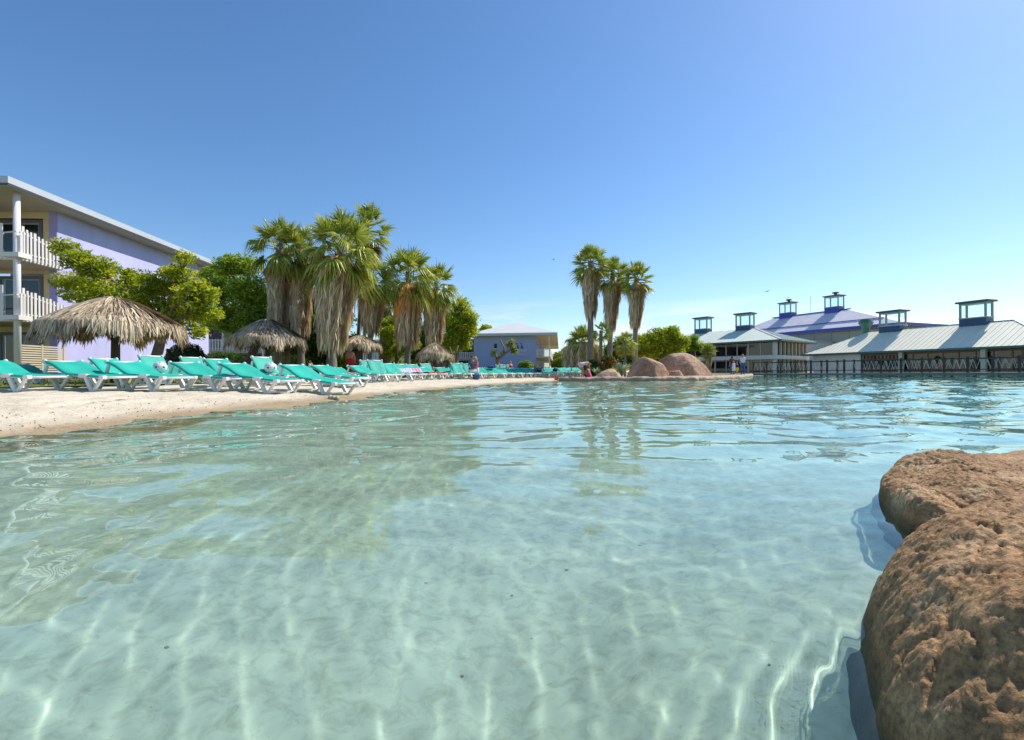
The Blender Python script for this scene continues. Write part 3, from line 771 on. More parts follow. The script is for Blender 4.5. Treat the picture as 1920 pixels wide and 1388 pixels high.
part('wall', 'cream_wall', rest, lambda b: (b.box(IN, 8.2, IN, IN + .25, -.6, EZ2 - .235), b.box(IN, IN + .25, IN + .252, LY - IN, -.6, EZ2 - .235), b.box(IN, LX - IN, LY - IN, LY - IN + .2, -.6, EZ2 - .235)))
part('floor_slab', 'deck_wood', rest, lambda b: b.box(8.2, LX - 1.0, IN - .1, LY - IN - .01, .12, .32))
part('plinth', 'redwood', rest, lambda b: b.box(8.21, LX - 1.0, IN + .02, IN + .2, -.6, .115))
gx = np.linspace(8.25, LX - 1.05, 13)
for i in range(12):
    wf = part('window', 'redwood', rest, lambda b: (b.box(gx[i], gx[i] + .12, IN, IN + .14, .322, EZ2 - .24), b.box(gx[i] + .121, gx[i + 1] - .001, IN, IN + .14, EZ2 - .50, EZ2 - .24), b.box(gx[i] + .121, gx[i + 1] - .001, IN + .02, IN + .12, .322, .42)))
    part('pane', 'window_glass', wf, lambda b: b.box(gx[i] + .121, gx[i + 1] - .002, IN + .06, IN + .07, .42, EZ2 - .50))
for x in (13.6, 22.2):
    part('column', 'cream_wood', rest, lambda b: b.box(x - .22, x + .22, IN - .5, IN - .06, -.6, EZ2 - .235))
simple('table_white', (0.75, 0.75, 0.74), 0.5)
simple('bar_dark', (.05, .04, .032), .7)
part('back_wall', 'bar_dark', rest, lambda b: (b.box(8.3, LX - 1.3, IN + 3.2, IN + 3.4, .33, EZ2 - .235), b.box(LX - 1.29, LX - 1.05, IN + .2, LY - IN - .01, .33, EZ2 - .235)))
lantern(rest, 9.3, LY / 2, RZ2, 2.75, 1.6, .5, 1.7)
lantern(rest, 18.9, LY / 2, RZ2, 2.75, 1.6, .6, 1.65)
vp = MB(); vx, vy, vz = 5.6, LY / 2, RZ2 - .4
vp.tube([(vx, vy, vz - 1), (vx, vy, vz + 1.05)], .52, 14); vp.tube([(vx, vy, vz + 1.05), (vx, vy, vz + 1.75)], [.54, .98], 14); vp.tube([(vx, vy, vz + 1.75), (vx, vy, vz + 2.35)], [1.0, .66], 14)
vp.build('vent_stack', 'vent_green', rest)

# ---------------------------------------------------------------- glazed two-storey pavilion (ridge along local x = its front)
a1 = math.atan2(0.78, -0.62)          # local +x runs from the near corner away to the left
glassp = thing('glass_pavilion', 'two storey glass pavilion with teal hipped roof behind the pier', 'building', (41.4, 74.4, 0), a1)
# local: x along the lake front (away, left), y = -right direction -> the body lies at y < 0
FX, FY, EZ1, RZ1 = 26.4, 14.5, 5.40, 8.0
c0, c1, c2, c3, e0, e1 = hip_x(0, FX, -FY, 0, EZ1, RZ1, 7.25, 7.25)
rf = part('roof', 'roof_teal', glassp, lambda b: [b.sheet(p, .12, (Vector(p[1]) - Vector(p[0])).cross(Vector(p[2]) - Vector(p[0]))) for p in ((c0, c1, e1, e0), (c1, c2, e1), (c2, c3, e0, e1), (c3, c0, e0))])
roof_panels(rf, c2, c3, e1, e0, 44, 'roof_teal')
roof_panels(rf, c3, c0, e0, e0, 24, 'roof_teal')
part('gutter', 'green_trim', rf, lambda b: (b.box(-.06, FX, .005, .11, EZ1 - .24, EZ1 + .03), b.box(-.11, -.005, -FY, .004, EZ1 - .24, EZ1 + .03)))
part('soffit', 'redwood', rf, lambda b: b.box(.0, FX, -FY, 0, EZ1 - .26, EZ1 - .13))
part('ridge_cap', 'cream_wall', rf, lambda b: b.bar(c3 + Vector((0, 0, .07)), e0 + Vector((0, 0, .07)), .2, .09))
IN1 = 1.3
part('floor_band', 'white_paint', glassp, lambda b: (b.box(IN1 - .5, FX - 6, -IN1 + .002, -IN1 + .5, 2.42, 3.02), b.box(IN1 - .5, IN1 - .002, -FY + 1.5, -IN1 + .001, 2.42, 3.02)))
part('wall', 'cream_wall', glassp, lambda b: (b.box(17.0, FX - 1.0, -IN1 - .25, -IN1, -.5, EZ1 - .27), b.box(FX - 1.25, FX - 1.0, -FY + 1, -IN1 - .252, -.5, EZ1 - .27), b.box(IN1, FX - 1.3, -FY + 1.0, -FY + 1.25, -.5, EZ1 - .27)))
part('floor_slab', 'soffit', glassp, lambda b: (b.box(IN1 + .05, 16.99, -FY + 1.3, -IN1 - .05, 2.6, 2.95), b.box(IN1 + .05, 16.99, -FY + 1.3, -IN1 - .05, -.4, .25)))
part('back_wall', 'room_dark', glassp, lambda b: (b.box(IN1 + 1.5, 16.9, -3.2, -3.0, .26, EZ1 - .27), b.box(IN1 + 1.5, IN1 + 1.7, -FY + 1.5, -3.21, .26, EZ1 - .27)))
part('sun_blocker', 'room_dark', glassp, lambda b: b.box(IN1 + .42, IN1 + .6, -3.0, -IN1 - .16, .26, EZ1 - .27))  # dark panel added to keep sunlight out of the front rooms
wx = np.linspace(IN1 + .4, 17.0, 9)
for z0, z1 in ((.26, 2.40), (3.03, EZ1 - .27)):
    for i in range(8):
        wf = part('window', 'cream_wood', glassp, lambda b: (b.box(wx[i], wx[i] + (.26 if i % 3 == 2 else .13), -IN1 - .14, -IN1, z0, z1), b.box(wx[i] + .27, wx[i + 1] - .001, -IN1 - .12, -IN1 - .02, z0, z0 + .1)))
        part('pane', 'window_glass', wf, lambda b: b.box(wx[i] + .131, wx[i + 1] - .002, -IN1 - .08, -IN1 - .07, z0 + .101, z1))
    part('corner_column', 'cream_wall', glassp, lambda b: b.box(IN1 - .1, IN1 + .4, -IN1 - .4, -IN1 + .05, z0 - .3 if z0 < 1 else z0, z1))
    for k in range(8):
        y = -IN1 - 1.3 - 1.42 * k
        wf = part('fin', 'cream_wood', glassp, lambda b: b.box(IN1 - .3, IN1 + .1, y - .14, y + .14, z0 - .5 if z0 < 1 else z0, z1))
        part('pane', 'window_glass', wf, lambda b: b.box(IN1 + .02, IN1 + .03, y + .142, y + 1.27, z0, z1))
lantern(glassp, FX - 9.4, -FY / 2, RZ1, 2.6, 1.8, .55, 1.75)
lantern(glassp, 9.0, -FY / 2, RZ1, 2.6, 1.8, .55, 1.75)

# ---------------------------------------------------------------- the large hall with the lilac roof far behind
U3 = Vector((0.402, -0.916, 0)).normalized(); ang3 = math.atan2(U3.y, U3.x)
hall = thing('hall_building', 'large hall with lilac metal roof and bright blue eaves behind the pavilions', 'building', (63.2, 114.7, 0), ang3)
HZ, HR = 9.5, 14.3
c0, c1, c2, c3, e0, e1 = hip_x(-16.8, 26.0, 0, 18, HZ, HR, 9.0, 15.8)
def f(b):
    for p in ((c0, c1, e1, e0), (c1, c2, e1), (c2, c3, e0, e1), (c3, c0, e0)):
        b.sheet(p, .12, (Vector(p[1]) - Vector(p[0])).cross(Vector(p[2]) - Vector(p[0])))
rf = part('roof', 'roof_lilac', hall, f)
def f(b):   # seams too fine to part: one mesh of ribs
    n = 90; L_ = 42.8
    up = Vector((0, 9, HR - HZ)).normalized(); nr = Vector((0, -(HR - HZ), 9)).normalized()
    Hs = math.hypot(9, HR - HZ)
    for k in range(1, n):
        s = L_ * k / n
        t = min(1, s / 9.0, (L_ - s) / 15.8)
        a = Vector((-16.8 + s, 0, HZ)) + nr * .04
        b.bar(a, a + up * Hs * t, .06, .07, up=nr)
o = part('seam_ribs', 'roof_lilac', rf, f); o['kind'] = 'stuff'
k_ = .30
q0 = c0.lerp(e0, k_); q1 = c1.lerp(e1, k_)
part('roof_step', 'blue_trim', rf, lambda b: b.bar(q0 + Vector((0, -.1, .12)), q1 + Vector((0, -.1, .12)), .25, .16))
part('fascia', 'blue_trim', rf, lambda b: (b.box(-16.9, 26.1, -.12, -.01, HZ - .55, HZ + .1), b.box(26.01, 26.12, -.009, 18, HZ - .55, HZ + .1)))
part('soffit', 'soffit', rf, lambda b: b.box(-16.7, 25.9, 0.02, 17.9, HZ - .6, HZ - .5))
part('ridge_cap', 'blue_trim', rf, lambda b: b.bar(e0 + Vector((-.8, 0, .1)), e1 + Vector((.8, 0, .1)), .3, .2))
part('wall', 'green_wall', hall, lambda b: (b.box(-15.5, 25.0, 1.4, 1.7, 0, HZ - .61), b.box(24.7, 25.0, 1.71, 16.5, 0, HZ - .61), b.box(-15.5, 25, 16.5, 16.8, 0, HZ - .61)))
for k in range(10):
    part('wall_panel', 'green_wall', hall, lambda b: b.box(-14.5 + 3.75 * k, -14.5 + 3.75 * k + 3.6, 1.3, 1.398, 6.6, HZ - .65))
part('annex', 'cream_wall', hall, lambda b: b.box(-7.0, 12.0, -8.0, 1.29, 0, 6.6))
part('annex_cap', 'metal_grey', hall, lambda b: b.box(-7.2, 12.2, -8.2, 1.28, 6.602, 6.95))
part('annex_vent', 'dark_frame', hall, lambda b: [b.box(9.2, 10.6, -8.05, -8.005, 5.5 + .22 * i, 5.6 + .22 * i) for i in range(3)])
lantern(hall, -4.2, 9, HR, 3.2, 2.2, .8, 2.2, 'blue_trim', True)
lantern(hall, 7.4, 9, HR, 3.2, 2.2, .8, 2.2, 'blue_trim', True)
part('mast', 'metal_grey', hall, lambda b: b.tube([(1.8, 9, HR), (1.8, 9, HR + 4.2)], .05, 6))

# ---------------------------------------------------------------- the wooden pier with its zigzag railing
simple('lattice_grey', (.46, .46, .44), .6)
PN = Vector((34.2, 32.6, 0)); PS = Vector((-0.767, 1.033, 0)); PDIR = -PS.normalized(); PSIDE = Vector((-PDIR.y, PDIR.x, 0))
if PSIDE.y < 0: PSIDE = -PSIDE
DZ = 0.31
pier = thing('pier', 'dark railed wooden pier with zigzag lattice standing in the water', 'pier', (0, 0, 0))
K0, K1 = -4, 14
A = PN + PS * K1; B = PN + PS * K0
part('deck_beam', 'deck_edge', pier, lambda b: (b.bar(A + Vector((0, 0, DZ - .12)), B + Vector((0, 0, DZ - .12)), .12, .16), b.bar(A + PSIDE * 2.2 + Vector((0, 0, DZ - .12)), B + PSIDE * 2.2 + Vector((0, 0, DZ - .12)), .12, .16)))
n = int((B - A).length / .16)
for k in range(n):
    p = A + (B - A) * ((k + .5) / n)
    pbar('plank', 'deck_wood', pier, p + PSIDE * -.12 + Vector((0, 0, DZ - .018)), p + PSIDE * 2.32 + Vector((0, 0, DZ - .018)), .15, .035)
for side, off in ((0, 0.0), (1, 2.2)):
    o_ = PSIDE * off
    for k in range(K0, K1 + 1):
        p = PN + PS * k + o_
        pbar('post', 'rail_black', pier, p + Vector((0, 0, DZ + .002)), p + Vector((0, 0, DZ + 1.16)), .12, .12)
        pbar('pile', 'deck_edge', pier, p + Vector((0, 0, -1.5)), p + Vector((0, 0, DZ - .205)), .14, .14)
    part('rail', 'rail_black', pier, lambda b: b.bar(A + o_ + Vector((0, 0, DZ + 1.03)), B + o_ + Vector((0, 0, DZ + 1.03)), .08, .06))
    part('rail', 'rail_black', pier, lambda b: b.bar(A + o_ + Vector((0, 0, DZ + .24)), B + o_ + Vector((0, 0, DZ + .24)), .08, .06))
    for k in range(K0, K1):
        q = PN + PS * k + o_; r_ = PN + PS * (k + 1) + o_
        for i in range(3):
            for s in (0, 1):
                t0 = .06 + .88 * (i / 3 + (0 if s == 0 else 1 / 6)); t1 = t0 + .88 / 6
                za, zb = (DZ + .28, DZ + .99) if s == 0 else (DZ + .99, DZ + .28)
                a_ = q.lerp(r_, t0); b_ = q.lerp(r_, t1)
                pbar('lattice_bar', 'lattice_grey', pier, (a_.x, a_.y, za), (b_.x, b_.y, zb), .017, .025)
# ---------------------------------------------------------------- rocks
def rock_mat(name, c1, c2, c3, grain, gscale, bumpd, patchscale=1.2, algae=False):
    m, N, L, P, O = mat(name)
    g = N.new('ShaderNodeNewGeometry')
    n1 = N.new('ShaderNodeTexNoise'); n1.inputs['Scale'].default_value = patchscale; n1.inputs['Detail'].default_value = 7; n1.inputs['Roughness'].default_value = .65
    n2 = N.new('ShaderNodeTexNoise'); n2.inputs['Scale'].default_value = gscale; n2.inputs['Detail'].default_value = 5; n2.inputs['Roughness'].default_value = .7
    v = N.new('ShaderNodeTexVoronoi'); v.inputs['Scale'].default_value = gscale * .8
    for n_ in (n1, n2, v): L.new(g.outputs['Position'], n_.inputs['Vector'])
    r = N.new('ShaderNodeValToRGB'); r.color_ramp.elements[0].position = .34; r.color_ramp.elements[0].color = (*c1, 1)
    r.color_ramp.elements[1].position = .7; r.color_ramp.elements[1].color = (*c3, 1)
    e = r.color_ramp.elements.new(.52); e.color = (*c2, 1)
    L.new(n1.outputs['Fac'], r.inputs['Fac'])
    r2 = N.new('ShaderNodeValToRGB'); r2.color_ramp.elements[0].position = .36; r2.color_ramp.elements[0].color = (grain, grain, grain, 1)
    r2.color_ramp.elements[1].position = .6; r2.color_ramp.elements[1].color = (1.12, 1.1, 1.06, 1)
    L.new(n2.outputs['Fac'], r2.inputs['Fac'])
    mx = N.new('ShaderNodeMix'); mx.data_type = 'RGBA'; mx.blend_type = 'MULTIPLY'; mx.inputs['Factor'].default_value = 1
    L.new(r.outputs[0], mx.inputs['A']); L.new(r2.outputs[0], mx.inputs['B'])
    colo = mx.outputs['Result']
    if algae:      # weed and wet grime below the waterline
        sx = N.new('ShaderNodeSeparateXYZ'); L.new(g.outputs['Position'], sx.inputs[0])
        ra = N.new('ShaderNodeMapRange'); ra.inputs['From Min'].default_value = -.035; ra.inputs['From Max'].default_value = .012; L.new(sx.outputs['Z'], ra.inputs['Value'])
        ma = N.new('ShaderNodeMix'); ma.data_type = 'RGBA'; L.new(ra.outputs[0], ma.inputs['Factor']); ma.inputs['A'].default_value = (.085, .085, .05, 1); L.new(colo, ma.inputs['B']); colo = ma.outputs['Result']
        rb = N.new('ShaderNodeMapRange'); rb.inputs['From Min'].default_value = .018; rb.inputs['From Max'].default_value = .045; rb.inputs['To Min'].default_value = .5; L.new(sx.outputs['Z'], rb.inputs['Value'])
        mb_ = N.new('ShaderNodeMix'); mb_.data_type = 'RGBA'; mb_.blend_type = 'MULTIPLY'; mb_.inputs['Factor'].default_value = 1; L.new(colo, mb_.inputs['A']); L.new(rb.outputs[0], mb_.inputs['B']); colo = mb_.outputs['Result']
    L.new(colo, P.inputs['Base Color'])
    P.inputs['Roughness'].default_value = .8; P.inputs['Specular IOR Level'].default_value = .35
    ad = N.new('ShaderNodeMath'); ad.operation = 'MULTIPLY_ADD'; ad.inputs[1].default_value = .6
    L.new(v.outputs['Distance'], ad.inputs[0]); L.new(n2.outputs['Fac'], ad.inputs[2])
    b = N.new('ShaderNodeBump'); b.inputs['Strength'].default_value = .9; b.inputs['Distance'].default_value = bumpd
    L.new(ad.outputs[0], b.inputs['Height']); L.new(b.outputs[0], P.inputs['Normal'])
    MATS[name] = m
rock_mat('red_rock', (.40, .205, .12), (.55, .335, .215), (.68, .47, .33), .62, 7.0, .05, 0.8)
rock_mat('brown_rock', (.27, .135, .053), (.44, .25, .108), (.66, .455, .25), .5, 95.0, .005, 4.0, algae=True)
rock_mat('tan_rock', (.36, .26, .17), (.46, .35, .24), (.55, .45, .33), .8, 9.0, .03, 1.5)

def boulder(label, px_outline, Z, depth, p, m, seed, amp=.06, nrow=40, ncol=90, lean=0.0, cat='boulder', name='boulder', group=None):
    """a closed rock: an outline traced in the picture, swelling and closing again over its real depth"""
    o3 = [at(x, y, Z) for x, y in px_outline]
    n = len(o3)
    # resample the outline evenly
    seg = [0]
    for i in range(n): seg.append(seg[-1] + (o3[(i + 1) % n] - o3[i]).length)
    pts = []
    for k in range(ncol):
        s = seg[-1] * k / ncol
        i = max(j for j in range(n) if seg[j] <= s + 1e-9)
        t = (s - seg[i]) / max(seg[i + 1] - seg[i], 1e-9)
        q = o3[i].lerp(o3[(i + 1) % n], t); pts.append((q.x, q.z))
    pts = np.array(pts)
    for _ in range(2): pts = .5 * pts + .25 * np.roll(pts, 1, 0) + .25 * np.roll(pts, -1, 0)
    cx = pts[:, 0].mean(); zb = pts[:, 1].min()
    V = []
    for i in range(nrow + 1):
        t = -1 + 2 * i / nrow
        t = math.copysign(abs(t) ** .8, t)
        s = (max(1 - abs(t) ** p, 0)) ** (1 / p)
        s = max(s, .02)
        sx = cx + lean * t
        for k in range(ncol):
            V.append((sx + (pts[k, 0] - cx) * s, Z + depth * t, zb + (pts[k, 1] - zb) * (s ** .85)))
    V = np.array(V)
    dx = sinenoise(V[:, 0] * 1.0 + V[:, 2] * .7, V[:, 1] + V[:, 2] * .6, seed, 1.6, 5) * amp
    dy = sinenoise(V[:, 1] + 3.1, V[:, 0] - V[:, 2], seed + 1, 1.9, 5) * amp
    V[:, 0] += dx; V[:, 1] += dy; V[:, 2] += (dx - dy) * .5 * (V[:, 2] - zb > .15)
    ridge = (np.abs(sinenoise(V[:, 0] * .9 + V[:, 2], V[:, 1] - V[:, 2] * .8, seed + 5, 1.3, 3)) - .35) * amp * 2.2
    nrm = np.stack([V[:, 0] - cx, V[:, 1] - Z, (V[:, 2] - zb) * .6], 1); nrm /= np.linalg.norm(nrm, axis=1)[:, None] + 1e-6
    V += nrm * ridge[:, None] * np.clip((V[:, 2] - zb) / .3, 0, 1)[:, None]
    rp_ = np.random.RandomState(seed + 9); ctr = np.array([cx, Z, zb + .3])
    lo0, hi0 = V.min(0), V.max(0)
    for _ in range(9):      # flat broken faces
        nv = rp_.normal(size=3); nv[1] = -abs(nv[1]); nv[2] = abs(nv[2]) * .8; nv /= np.linalg.norm(nv)
        dd = (V - ctr) @ nv; lim = dd.max() * rp_.uniform(.76, .92)
        V -= np.clip(dd - lim, 0, None)[:, None] * nv * .85
    lo1, hi1 = V.min(0), V.max(0); V = lo0 + (V - lo1) / (hi1 - lo1) * (hi0 - lo0)
    V[:, 2] -= .12
    me = npmesh(name, V, grid_faces(nrow + 1, ncol, True), m)
    o = link(name, me); tag(o, label, cat, group)
    return o
boulder('big red brown boulder with flat top and sheer left side beside the water', [(1174, 714), (1174, 700), (1178, 685), (1186, 672), (1197, 665.5), (1215, 664), (1232, 666), (1240, 670), (1248, 684), (1256, 698), (1264, 714)], 30.0, 1.7, 1.5, 'red_rock', 31, .07)
boulder('largest red brown boulder, sloping down to the right towards the family', [(1222, 714), (1226, 690), (1240, 672), (1258, 664), (1284, 657.5), (1294, 658.5), (1306, 667), (1322, 682), (1336, 697), (1341, 706), (1340, 714)], 31.6, 2.0, 1.9, 'red_rock', 47, .09)
boulder('small squarish boulder wedged between the two big red boulders', [(1251, 714), (1253, 696), (1261, 691.5), (1278, 691.5), (1283, 700), (1286, 714)], 29.3, .6, 3.0, 'red_rock', 52, .04)
boulder('low humped red boulder behind the crouching girl', [(1107, 713), (1114, 703), (1128, 693), (1144, 687.5), (1155, 689), (1163, 696), (1170, 713)], 29.8, .9, 1.9, 'red_rock', 63, .05)
boulder('pale low rock at the foot of the flat topped boulder', [(1170, 716), (1179, 706), (1190, 705), (1203, 710), (1214, 716)], 28.7, .5, 2.0, 'tan_rock', 71, .03)
boulder('pale flat stone between the humped boulder and the low rock', [(1148, 716), (1158, 709), (1172, 708.5), (1182, 716)], 28.6, .4, 2.0, 'tan_rock', 77, .03)
# stone ledge along the far water edge
EDGE = [(2.9, 29.6), (4.2, 28.9), (6.2, 28.5), (7.4, 28.0), (9.0, 27.9), (10.6, 28.2), (11.6, 29.2), (13.0, 31.0), (15.2, 33.6), (17.6, 37.0), (20.6, 41.8), (23.3, 47.2)]
def f(b):
    n = 14
    for i in range(len(EDGE) - 1):
        pass
    pts = []
    for i in range(len(EDGE) - 1):
        for k in range(10):
            t = k / 10
            pts.append((EDGE[i][0] * (1 - t) + EDGE[i + 1][0] * t, EDGE[i][1] * (1 - t) + EDGE[i + 1][1] * t))
    pts.append(EDGE[-1]); pts = np.array(pts)
    for _ in range(3): pts[1:-1] = .5 * pts[1:-1] + .25 * pts[:-2] + .25 * pts[2:]
    tx = np.gradient(pts, axis=0); tx /= np.linalg.norm(tx, axis=1)[:, None]
    nx = np.stack([tx[:, 1], -tx[:, 0]], 1)         # towards the water
    m_ = len(pts); k = np.arange(m_)
    wob = .07 * np.sin(k * .9) + .05 * np.sin(k * 2.3 + 1) + .05 * np.sin(k * 3.7)
    prof = [(-.95, .0, 0), (-.9, .235, .3), (-.3, .25, .4), (.0, .225, 1), (.12, .15, 1), (.13, .02, 1), (.02, -.12, 1), (-.1, -.9, .5)]
    V = []
    for (o_, z, wv) in prof:
        q = pts + nx * (o_ + wob * wv)[:, None] if isinstance(wv, np.ndarray) else pts + nx * (o_ + wob[:, None] * wv)
        zz = z + (.02 * np.sin(k * 1.3 + o_ * 9) + .02 * np.sin(k * .47)) * (z > .1)
        V.append(np.stack([q[:, 0], q[:, 1], zz], 1))
    V = np.concatenate(V)
    return V, grid_faces(len(prof), m_)
V_, F_ = f(None)
o = link('stone_ledge', npmesh('stone_ledge', V_, F_, 'tan_rock')); tag(o, 'low tan stone ledge edging the far shore below the boulders', 'ledge')

# big foreground rock: a lumpy low shelf, two lobes, at the lower right corner
def rock_z(x, y):
    wob = sinenoise(x, y, 81, 6.0, 3) * .03 + sinenoise(x, y, 82, 30.0, 2) * .006
    def lobe(poly, H, w_, foot, steep):
        d = dist_poly(x, y, poly) + wob * .8
        t = np.clip(d / w_, 0, 1)
        return np.where(d > 0, H * np.sin(t * math.pi / 2) ** .85 + foot * np.sqrt(1 - (1 - np.clip(d / .07, 0, 1)) ** 2), d * steep) - .012, d
    a, da = lobe(LOBE_N, .19, .25, .055, 7.0)
    b, db = lobe(LOBE_F, .075, .5, .085, 7.0)
    # the near lobe sinks again towards the viewer's corner, the far one has a shoulder and a furrow
    a = np.where(a > 0, a * (1 - .35 * np.clip((.62 - y) / .5, 0, 1)), a)
    b = np.where(b > 0, b + .045 * np.exp(-(((x - 1.75) / .28) ** 2 + ((y - 2.2) / .25) ** 2)) - .035 * np.exp(-((x - 1.47 - .25 * (y - 1.6)) / .06) ** 2) * np.clip((2.1 - y) / .3, 0, 1), b)
    k = .012
    h = np.clip(.5 + .5 * (a - b) / k, 0, 1)
    z = b * (1 - h) + a * h + k * h * (1 - h)
    g = np.clip(z / .06, .1, 1)
    z = z + g * (.075 * fbm(x, y, 3.2, 83, 3) + .011 * fbm(x * 1.2 + y * .5, y, 11.0, 84, 3, ridge=True))
    # slanting ridges and cracks
    q = x * .75 - y * .66; p = x * .66 + y * .75
    z = z + g * .012 * fbm(q * 2.2, p * .55, 5.0, 87, 3, ridge=True)
    z = z - g * .012 * np.exp(-(fbm(q * 1.2, p * .7, 2.6, 90, 3) / .012) ** 2)
    z = z - .03 * np.exp(-((y - (2.0 + .08 * np.sin(5 * x))) / .045) ** 2) * np.clip((x - 1.8) / .3, 0, 1)
    z = z + g * (.0125 * fbm(x, y, 38.0, 85, 2, .6) + .0105 * fbm(x * 1.1, y, 95.0, 86, 2, .6))
    return z
xs_ = np.concatenate([np.arange(.34, 2.05, .0045), np.arange(2.05, 3.3, .02)]); ys_ = np.concatenate([np.arange(-.5, .3, .02), np.arange(.3, 2.05, .0048), np.arange(2.05, 3.1, .007)])
Xg, Yg = np.meshgrid(xs_, ys_, indexing='ij')
Zg = np.maximum(rock_z(Xg, Yg), -1.3)
V = np.stack([Xg, Yg, Zg], -1).reshape(-1, 3); Fq = grid_faces(len(xs_), len(ys_))
zc = V[Fq][:, :, 2].max(1); Fq = Fq[zc > -1.25]
used = np.unique(Fq); rm = np.full(len(V), -1); rm[used] = np.arange(len(used))
fr = link('rock', npmesh('rock', V[used], rm[Fq], 'brown_rock')); tag(fr, 'rough brown rock jutting into the clear water close by the viewer', 'rock')
fr.cycles.is_caustics_receiver = True
# ---------------------------------------------------------------- plants
def leaf_mat(name, ramp, transl=.3, rough=.45):
    """foliage: colour by the leaf's own tint, some light passing through"""
    m, N, L, P, O = mat(name)
    a = N.new('ShaderNodeAttribute'); a.attribute_name = 'tint'
    r = N.new('ShaderNodeValToRGB')
    els = r.color_ramp.elements
    while len(els) < len(ramp): els.new(.5)
    for e, (p, c) in zip(els, ramp): e.position = p; e.color = (*c, 1)
    L.new(a.outputs['Fac'], r.inputs['Fac'])
    L.new(r.outputs[0], P.inputs['Base Color'])
    P.inputs['Roughness'].default_value = rough
    P.inputs['Specular IOR Level'].default_value = .35
    t = N.new('ShaderNodeBsdfTranslucent')
    hs = N.new('ShaderNodeHueSaturation'); hs.inputs['Value'].default_value = 1.35; hs.inputs['Saturation'].default_value = 1.1
    L.new(r.outputs[0], hs.inputs['Color']); L.new(hs.outputs[0], t.inputs['Color'])
    mx = N.new('ShaderNodeMixShader'); mx.inputs[0].default_value = transl
    L.new(P.outputs[0], mx.inputs[1]); L.new(t.outputs[0], mx.inputs[2]); L.new(mx.outputs[0], O.inputs['Surface'])
    MATS[name] = m
leaf_mat('leaf_bright', [(0, (0.14, 0.201, 0.022)), (0.45, (0.316, 0.379, 0.035)), (1, (0.684, 0.632, 0.068))], .5)
leaf_mat('leaf_dark', [(0, (0.044, 0.086, 0.018)), (0.5, (0.111, 0.194, 0.028)), (1, (0.296, 0.41, 0.05))], .4)
leaf_mat('leaf_mid', [(0, (0.101, 0.175, 0.025)), (0.5, (0.229, 0.328, 0.04)), (1, (0.482, 0.548, 0.065))], .45)
leaf_mat('leaf_yellow', [(0, (0.138, 0.175, 0.019)), (0.5, (0.263, 0.288, 0.025)), (1, (0.45, 0.4, 0.037))], .38)
leaf_mat('leaf_hedge', [(0, (0.021, 0.042, 0.012)), (0.5, (0.045, 0.083, 0.015)), (1, (0.112, 0.165, 0.03))], .2)
leaf_mat('palm_leaf', [(0, (0.091, 0.16, 0.026)), (0.5, (0.263, 0.321, 0.047)), (1, (0.679, 0.618, 0.151))], .25, .38)
leaf_mat('palm_leaf_yellow', [(0, (0.156, 0.169, 0.026)), (0.5, (0.286, 0.273, 0.046)), (1, (0.468, 0.377, 0.104))], .25, .5)
leaf_mat('palm_leaf_dead', [(0, (0.156, 0.072, 0.023)), (0.5, (0.312, 0.156, 0.046)), (1, (0.494, 0.286, 0.104))], .15, .7)
leaf_mat('palm_skirt', [(0, (0.328, 0.226, 0.133)), (0.35, (0.684, 0.514, 0.341)), (0.62, (0.9, 0.86, 0.572)), (0.8, (0.9, 0.45, 0.133)), (1, (0.821, 0.331, 0.061))], .12, .8)
leaf_mat('thatch', [(0, (0.14, 0.099, 0.061)), (0.4, (0.349, 0.261, 0.166)), (0.7, (0.56, 0.44, 0.287)), (1, (0.812, 0.66, 0.447))], .08, .85)
leaf_mat('flower_red', [(0, (.45, .03, .015)), (1, (.65, .08, .03))], .3)
leaf_mat('leaf_pale', [(0, (.16, .22, .09)), (1, (.50, .55, .36))], .3)
simple('bark', (.17, .115, .075), .9, .25, 6, .6, 25)
simple('bark_pale', (.30, .20, .13), .85, .15, 5, .4, 25)
simple('palm_trunk', (.23, .185, .145), .9, .22, 8, .7, 18, stretch=(1, 1, 4))
simple('pole_dark', (.085, .055, .038), .8, .2, 6)

def leaves(rs, centers, rad, n_per, size, flat=.75, aspect=.42, tint=(0, 1), tintc=.3):
    """n_per leaf quads in a puff round each centre: arrays of vertices, faces, tints"""
    nC = len(centers)
    n = nC * n_per
    ci = np.repeat(np.arange(nC), n_per)
    d = rs.normal(size=(n, 3)); d /= np.linalg.norm(d, axis=1)[:, None]
    rr_ = rs.uniform(.25, 1, n) ** .5
    R_ = np.asarray(rad)[ci] if hasattr(rad, '__len__') else rad
    c = np.asarray(centers)[ci] + d * (rr_ * R_)[:, None] * np.array([1, 1, flat])
    u = rs.normal(size=(n, 3)); u[:, 2] = u[:, 2] * .6 - .25; u /= np.linalg.norm(u, axis=1)[:, None]
    nn = rs.normal(size=(n, 3)) * .75 + np.array([0, 0, 1.0]) + d * .5
    s = np.cross(u, nn); s /= np.linalg.norm(s, axis=1)[:, None] + 1e-9
    l = size * rs.uniform(.6, 1.25, n)[:, None]
    w_ = l * aspect
    V = np.stack([c - u * l * .5, c + s * w_ * .5 - u * l * .05, c + u * l * .5, c - s * w_ * .5 - u * l * .05], 1).reshape(-1, 3)
    Fq = np.arange(4 * n).reshape(-1, 4)
    t = rs.uniform(tint[0], tint[1], nC)[ci] * (1 - tintc) + rs.uniform(tint[0], tint[1], n) * tintc
    return V, Fq, np.repeat(t, 4)
